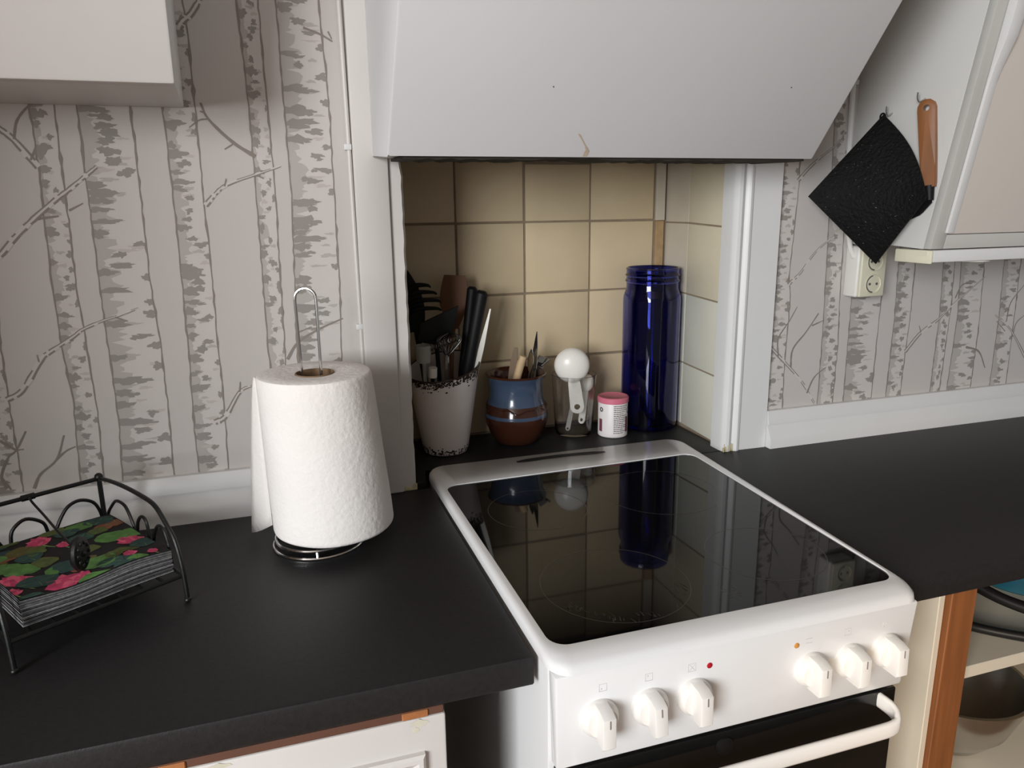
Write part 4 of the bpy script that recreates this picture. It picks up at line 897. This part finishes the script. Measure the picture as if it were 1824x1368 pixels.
# small measuring cup, white stub
t = thing('measuring_cup', 'small grey white measuring cup poking out at the left of the pot', 'measuring cup', (.020, .148, .17), G1)
bm = B(); lathe(bm, [(0, .195), (.0135, .195), (.0165, .228), (.0172, .2285), (.0160, .229), (.013, .198), (0, .197)], (.021, .155, 0), 28); obj('cup', bm, GREY_PLASTIC, t)
bm = B(); tube(bm, [(.030, .175, .03), (.022, .157, .196)], .004, 8); obj('handle', bm, GREY_PLASTIC, t)
t = thing('white_tipped_utensil', 'dark utensil with a short white tip at the pot front rim', 'utensil', (.045, .15, .02), G1)
bm = B(); tube(bm, [(.036, .184, .012), (.036, .1455, .168)], .004, 8); obj('shank', bm, BLACK_NYLON, t)
bm = B(); tube(bm, [(.036, .1455, .167), (.0362, .1425, .186)], .0082, 14); obj('tip', bm, WHITE_PLASTIC, t)
t = thing('wooden_spoon', 'slim dark wooden spoon handle standing behind the whisk in the pot', 'utensil', (.08, .2, .02), G1)
bm = B(); tube(bm, [(.080, .216, .012), (.082, .183, .236)], lambda q: .006+.002*q, 8); obj('handle', bm, WOOD_SPATULA, t)

# ------------------------------------------------------------------ crock
CC = Vector((.2235, .2045, 0))
t = thing('ceramic_crock', 'round-bellied brown and blue glazed ceramic crock beside the glass beaker', 'crock', CC)
pr = [(0, .001), (.040, .001), (.045, .004), (.0555, .022), (.0640, .042), (.0672, .060), (.0662, .067), (.0640, .0765), (.0600, .086), (.0562, .098), (.0550, .112), (.0556, .126), (.0585, .137), (.0632, .1445), (.0640, .1475), (.0622, .1490), (.0585, .146), (.0525, .134), (.0510, .112), (.0525, .095), (.0600, .070), (.0620, .058), (.052, .025), (.035, .008), (0, .006)]
mi = [0]*24
for q, (a, b) in enumerate(zip(pr, pr[1:])):
    mi[q] = 0
for q in (8, 9, 10, 11, 12): mi[q] = 1
mi[5] = 1
bm = B(); lathe(bm, pr, CC, 56, mi=mi); obj('crock_body', bm, [BROWN_GLAZE, BLUE_GLAZE], t, angle=60)
bm = B()
wv = []
for k in range(96):
    a = 2*PI*k/96; zz = .0795+.0035*math.sin(5*a+1)+.002*math.sin(11*a); r = .0640-(zz-.0765)*.42+.0006; wv.append(CC+Vector((r*math.cos(a), r*math.sin(a), zz)))
tube(bm, wv, .0016, 6, True); obj('wavy_band', bm, BROWN_GLAZE, t)
G2 = 'utensils in the brown and blue crock'
t = thing('wooden_handle_utensil', 'pale round wooden handle leaning in the brown and blue crock', 'utensil', (.222, .21, .02), G2)
bm = B(); tube(bm, [(.208, .198, .012), (.222, .200, .13), (.232, .196, .170), (.2372, .1935, .184)], lambda q: .0085 if q < .97 else .0075, 14); obj('handle', bm, WOOD_PALE, t)
t = thing('wooden_stick', 'grey brown flat wooden stick behind the pale round handle in the crock', 'utensil', (.215, .22, .02), G2)
bm = B(); blade(bm, (.205, .225, .010), (.2305, .224, .197), lambda q: .0085*(1 if q < .8 else 1-.55*(q-.8)/.2), .0018, (-.5, -.85, .1)); obj('stick', bm, mat('weathered_wood', srgb(128, 108, 88), .7, noise=.12, nscale=40), t)
t = thing('paring_knife', 'paring knife with pointed steel blade upright in the crock', 'knife', (.25, .205, .02), G2)
bm = B(); blade(bm, (.2585, .206, .105), (.2705, .204, .232), lambda q: .0068*(1-max(0, (q-.45)/.55)**1.6)+.0003, .0008, (-.80, -.55, .2), 18); obj('blade', bm, STEEL, t)
bm = B(); tube(bm, [(.236, .196, .012), (.2585, .206, .108)], .005, 8); obj('handle', bm, BLACK_NYLON, t)
t = thing('teaspoon', 'narrow steel spoon beside the knife blade in the crock', 'spoon', (.245, .21, .02), G2)
bm = B(); tube(bm, [(.230, .222, .012), (.2535, .203, .150)], .002, 8); obj('handle', bm, STEEL, t)
bm = B(); blade(bm, (.2535, .203, .148), (.2570, .200, .196), lambda q: .0004+.0068*math.sin(PI*(q*.9+.06)), .0012, (-.8, -.6, .1), 14); obj('bowl', bm, STEEL, t)
t = thing('vegetable_peeler', 'clear and steel peeler with dark slot at the right of the crock', 'peeler', (.268, .21, .02), G2)
bm = B(); tube(bm, [(.243, .214, .012), (.2705, .2062, .153)], .0045, 8); obj('handle', bm, BLACK_NYLON, t)
bm = B(); blade(bm, (.2718, .2060, .1515), (.284, .203, .178), lambda q: .0100, .0022, (.25, -.95, .1), 8); hd = obj('head', bm, STEEL, t)
bm = B(); blade(bm, (.2750, .2052, .158), (.2780, .2045, .166), lambda q: .0074, .0026, (.25, -.95, .1), 4); obj('slot', bm, BLACK_NYLON, hd)
bm = B(); tube(bm, [(.2805, .204, .158), (.2925, .200, .168), (.2975, .199, .172)], .0022, 6); obj('side_loop', bm, STEEL, t)

# ------------------------------------------------------------------ glass beaker with measuring spoons
GB = Vector((.357, .2115, 0))
t = thing('glass_beaker', 'clear glass beaker holding white measuring spoons', 'glass', GB)
bm = B(); lathe(bm, [(0, .001), (.035, .001), (.0385, .0035), (.0410, .012), (.0485, .1335), (.0478, .1342), (.0470, .1335), (.0393, .014), (.0365, .0075), (0, .0065)], GB, 64); obj('glass_body', bm, CLEAR, t)
G3 = 'measuring spoons in the glass beaker'
def mspoon(name, lab, pe, pb, rb, wd, m_, nrm, hole=True):
    """pe: handle end (low), pb: bowl centre"""
    t = thing(name, lab, 'measuring spoon', pe, G3)
    pe, pb = Vector(pe), Vector(pb); d = (pb-pe).normalized(); nrm = Vector(nrm); nrm = (nrm-d*nrm.dot(d)).normalized(); s = d.cross(nrm)
    bm = B(); L_ = (pb-pe).length-rb*.55; n = 10; out = []
    for k in range(9):
        a = -PI/2-PI*k/8 if False else PI-PI*k/8
        out.append((wd*math.cos(a+PI/2+PI/2) if False else wd*math.cos(PI*k/8), -wd*math.sin(PI*k/8)))
    poly = out+[(-wd*.8, L_), (wd*.8, L_)]
    hr = wd*.42
    # plate with a round hole: quad fan between outline and hole
    inner = []; N_ = 36
    per = []
    tot = [Vector(p+(0,)) for p in poly]
    ln = [(tot[(i+1) % len(tot)]-tot[i]).length for i in range(len(tot))]; S_ = sum(ln)
    for k in range(N_):
        q = S_*k/N_; i = 0
        while q > ln[i]: q -= ln[i]; i += 1
        per.append(tot[i]+(tot[(i+1) % len(tot)]-tot[i])*(q/ln[i]))
    F_ = lambda x, y, o: pe+s*x+d*y+nrm*o
    for o_, flip in ((.0012, 0), (-.0012, 1)):
        A = [bm.verts.new(F_(p.x, p.y, o_)) for p in per]
        Hh = [bm.verts.new(F_(hr*math.cos(math.atan2(p.y, p.x) if p.length > 0 else 0), hr*math.sin(math.atan2(p.y, p.x)), o_)) for p in per]
        inner.append((A, Hh))
    (A0, H0), (A1, H1) = inner
    for k in range(N_):
        k2 = (k+1) % N_
        for q in ((A0[k], A0[k2], H0[k2], H0[k]), (A1[k2], A1[k], H1[k], H1[k2]), (A0[k2], A0[k], A1[k], A1[k2]), (H0[k], H0[k2], H1[k2], H1[k])):
            try: bm.faces.new(q)
            except ValueError: pass
    bmesh.ops.recalc_face_normals(bm, faces=bm.faces); obj('handle', bm, m_, t)
    bm = B(); lathe(bm, [(0, rb*.62)]+[(rb*math.sin(PI/2*k/8), rb*.62*math.cos(PI/2*k/8)) for k in range(1, 9)]+[(rb*.94, -.0003), (rb*.94*.92, rb*.25), (rb*.5, rb*.5), (0, rb*.56)], (0, 0, 0), 40)
    R_ = Matrix((s, d, nrm)).transposed().to_4x4(); R_.translation = pb; bmesh.ops.transform(bm, verts=bm.verts, matrix=R_); obj('bowl', bm, m_, t)
mspoon('measuring_spoon', 'largest white measuring spoon, round bowl standing above the beaker rim', (.3560, .190, .0655), (.3435, .190, .1575), .0375, .0150, WHITE_PLASTIC, (-.35, -.95, .12))
mspoon('measuring_spoon', 'smaller white measuring spoon tilted behind the large one in the beaker', (.3695, .196, .033), (.3885, .214, .110), .0190, .0088, WHITE_PLASTIC, (-.85, -.4, .3))
mspoon('measuring_spoon', 'narrow translucent measuring spoon leaning at the bottom of the beaker', (.3385, .200, .0155), (.368, .228, .090), .012, .0052, GREY_PLASTIC, (-.3, -.95, .1))

# ------------------------------------------------------------------ small can
KC = Vector((.4335, .176, 0))
t = thing('spice_can', 'small white can with pink lid and printed label beside the blue jar', 'can', KC)
bm = B(); lathe(bm, [(0, .0006), (.0305, .0006), (.0318, .002), (.0318, .076), (.031, .0775), (0, .0775)], KC, 48); obj('can_body', bm, CAN_WHITE, t)
bm = B(); lathe(bm, [(.0322, .0745), (.0335, .0755), (.0335, .0850), (.0322, .0868), (.0300, .0872), (.0285, .0862), (0, .0858)], KC, 48); obj('lid', bm, CAN_PINK, t)
def can_patch(bm, a0, a1, z0, z1, r=.03195):
    n = max(2, int((a1-a0)/.12)+1)
    A = [bm.verts.new(KC+Vector((r*math.cos(a0+(a1-a0)*k/n), r*math.sin(a0+(a1-a0)*k/n), z0))) for k in range(n+1)]
    C_ = [bm.verts.new(KC+Vector((r*math.cos(a0+(a1-a0)*k/n), r*math.sin(a0+(a1-a0)*k/n), z1))) for k in range(n+1)]
    for k in range(n): bm.faces.new((A[k], A[k+1], C_[k+1], C_[k]))
bm = B(); rc_ = random.Random(2); R0 = math.radians(-112)
for k in range(15):
    z = .0695-k*.0042; a = R0
    end = R0+math.radians(rc_.uniform(38, 62))
    while a < end:
        l = math.radians(rc_.uniform(4, 11)); can_patch(bm, a, min(a+l, end), z, z+.0016); a += l+math.radians(1.6)
obj('label_text', bm, CAN_INK, t, False)
for a_ in ((-178, -160, .0125, .040), (-60, -42, .012, .045)):
    bm = B(); can_patch(bm, math.radians(a_[0]), math.radians(a_[1]), a_[2], a_[3]); obj('plum_block', bm, CAN_PLUM, t, False)
for (ac, zc, rr) in ((-165, .061, .0052), (-38, .058, .007)):
    bm = B()
    f = bm.faces.new([bm.verts.new(KC+Vector((.032*math.cos(math.radians(ac)+rr/.032*math.cos(2*PI*k/16)), .032*math.sin(math.radians(ac)+rr/.032*math.cos(2*PI*k/16)), zc+rr*math.sin(2*PI*k/16)))) for k in range(16)])
    obj('round_emblem', bm, CAN_INK, t, False)

# ------------------------------------------------------------------ blue glass jar
JC = Vector((.538, .2105, 0))
t = thing('blue_glass_jar', 'tall empty cobalt blue glass jar with threaded neck in the recess corner', 'jar', JC)
def oct_(tt, z):
    if z < .298: 
        a = ((tt+PI/8) % (PI/4))-PI/8; k = 1/math.cos(a)/1.0824*1.06
        q = min(1, max(0, (z-.004)/.012))*min(1, max(0, (.298-z)/.01)); return 1+(min(k, 1.0)-1)*q
    return 1
bm = B()
lathe(bm, [(0, .001), (.056, .001), (.0600, .004), (.0618, .012), (.0618, .15), (.0618, .284), (.0608, .294), (.0575, .303), (.0555, .310), (.0555, .322), (.0570, .3235), (.0585, .326), (.0570, .3285), (.0558, .3305), (.0558, .335), (.0585, .3375), (.0570, .340), (.0558, .342), (.0558, .349), (.0566, .351), (.0560, .3535), (.0540, .354), (.0522, .351), (.0520, .312), (.0545, .300), (.0580, .286), (.0580, .15), (.0575, .016), (.054, .010), (0, .009)], JC, 96, jitter=oct_)
obj('jar_body', bm, COBALT, t, angle=28)

# ------------------------------------------------------------------ pot holder and wooden-handled tool
t = thing('pot_holder', 'square black fabric pot holder hanging by one corner on the cabinet side', 'pot holder', (.835, -.09, .64))
cT, cL, cB_, cR = Vector((.832, -.0897, .638)), Vector((.7226, -.040, .496)), Vector((.828, -.1102, .3724)), Vector((.826, -.2109, .4908))
bm = B(); n = 16; g0 = {}; g1 = {}
nr_ = (cR-cL).cross(cT-cB_).normalized()
if nr_.y > 0: nr_ = -nr_
for i in range(n+1):
    for j in range(n+1):
        u, v = i/n, j/n
        p = cT*(1-u)*(1-v)+cL*u*(1-v)+cR*(1-u)*v+cB_*u*v
        bul = math.sin(PI*u)*math.sin(PI*v); p = p+nr_*.010*bul
        e = .007*math.sin(PI*(1-u))*(v**6) if True else 0
        p = p+((cR-cL).normalized()*.011+UP*.008)*(math.sin(PI*v)*((1-u)**3))
        ed = min(u, 1-u, v, 1-v); th = .0022+.0022*min(1, ed/.08)
        g0[i, j] = bm.verts.new(p+nr_*th); g1[i, j] = bm.verts.new(p-nr_*th)
for i in range(n):
    for j in range(n):
        bm.faces.new((g0[i, j], g0[i+1, j], g0[i+1, j+1], g0[i, j+1])); bm.faces.new((g1[i, j], g1[i, j+1], g1[i+1, j+1], g1[i+1, j]))
for i in range(n):
    for (a, b) in (((i, 0), (i+1, 0)), ((i+1, n), (i, n)), ((0, i+1), (0, i)), ((n, i), (n, i+1))): bm.faces.new((g0[a], g1[a], g1[b], g0[b]))
bmesh.ops.recalc_face_normals(bm, faces=bm.faces)
obj('fabric', bm, PAD, t)
bm = B(); tube(bm, [cT+Vector((-.004, .002, -.012))+(Vector((.75, -.66, 0))*math.cos(a)*.004+UP*math.sin(a)*.0055) for a in [2*PI*k/20 for k in range(20)]], .0018, 6, True); bmesh.ops.translate(bm, verts=bm.verts, vec=(.004, .0, .0085)); obj('hanging_eyelet', bm, PAD, t)
bm = B(); rg = random.Random(8)
for k in range(70):
    u, v = rg.uniform(.1, .97), rg.uniform(.05, .9)
    p = cT*(1-u)*(1-v)+cL*u*(1-v)+cR*(1-u)*v+cB_*u*v+nr_*(.0105*math.sin(PI*u)*math.sin(PI*v)+.0048)
    ball(bm, p, rg.uniform(.0003, .0006), 5)
obj('glitter', bm, GLITTER, t, kind='stuff')
t = thing('wooden_handled_turner', 'turner with varnished wooden handle hanging behind the pot holder', 'turner', (.849, -.165, .65))
bm = B()
pa, pb = Vector((.8470, -.1685, .6545)), Vector((.8470, -.1935, .507)); d = (pb-pa).normalized(); s = Vector((.45, -.89, 0)); nn = d.cross(s).normalized(); s = nn.cross(d).normalized()
def outline(q): return (.0165-.003*q)*(math.sqrt(max(0, 1-((.1-q)/.1)**2)) if q < .1 else 1)
n = 30; hw_ = []
# stadium plate with a hole near the top
L_ = (pb-pa).length; N_ = 40; per = []
poly = [(.0150*math.cos(PI*k/12), -.0150*math.sin(PI*k/12)) for k in range(13)]+[(-.0135, L_*.5), (-.0112, L_-.016), (.0112, L_-.016), (.0135, L_*.5)]
tot = [Vector((p[0], p[1], 0)) for p in poly]; ln = [(tot[(i+1) % len(tot)]-tot[i]).length for i in range(len(tot))]; S_ = sum(ln)
for k in range(N_):
    q = S_*k/N_; i = 0
    while q > ln[i]: q -= ln[i]; i += 1
    per.append(tot[i]+(tot[(i+1) % len(tot)]-tot[i])*(q/ln[i]))
org = pa+d*.0150; F_ = lambda x, y, o: org+s*x+d*y+nn*o
lay = []
for o_ in (.006, -.006):
    lay.append(([bm.verts.new(F_(p.x, p.y, o_*.75)) for p in per], [bm.verts.new(F_(p.x*.86, p.y if p.y > 0 else p.y*.86, o_)) for p in per], [bm.verts.new(F_(.0052*math.cos(math.atan2(p.y, p.x)), .0052*math.sin(math.atan2(p.y, p.x)), o_)) for p in per]))
for k in range(N_):
    k2 = (k+1) % N_; (A0, I0, H0), (A1, I1, H1) = lay
    for q in ((A0[k], A0[k2], I0[k2], I0[k]), (I0[k], I0[k2], H0[k2], H0[k]), (A1[k], A1[k2], I1[k2], I1[k]), (I1[k], I1[k2], H1[k2], H1[k]), (A0[k], A0[k2], A1[k2], A1[k]), (H0[k], H0[k2], H1[k2], H1[k])): bm.faces.new(q)
bmesh.ops.recalc_face_normals(bm, faces=bm.faces); obj('handle', bm, WOOD_HANDLE, t, angle=40)
bm = B(); tube(bm, [org+d*(L_-.019), org+d*(L_+.006)], lambda q: .0085-.002*q, 12); obj('ferrule', bm, BLACK_NYLON, t)
bm = B(); blade(bm, org+d*(L_+.002)+Vector((.003, 0, 0)), org+d*(L_+.024)+Vector((.006, .062, 0)), lambda q: .008+.012*min(1, q*2.2), .001, (1, .1, 0), 8); obj('blade', bm, BLACK_NYLON, t)
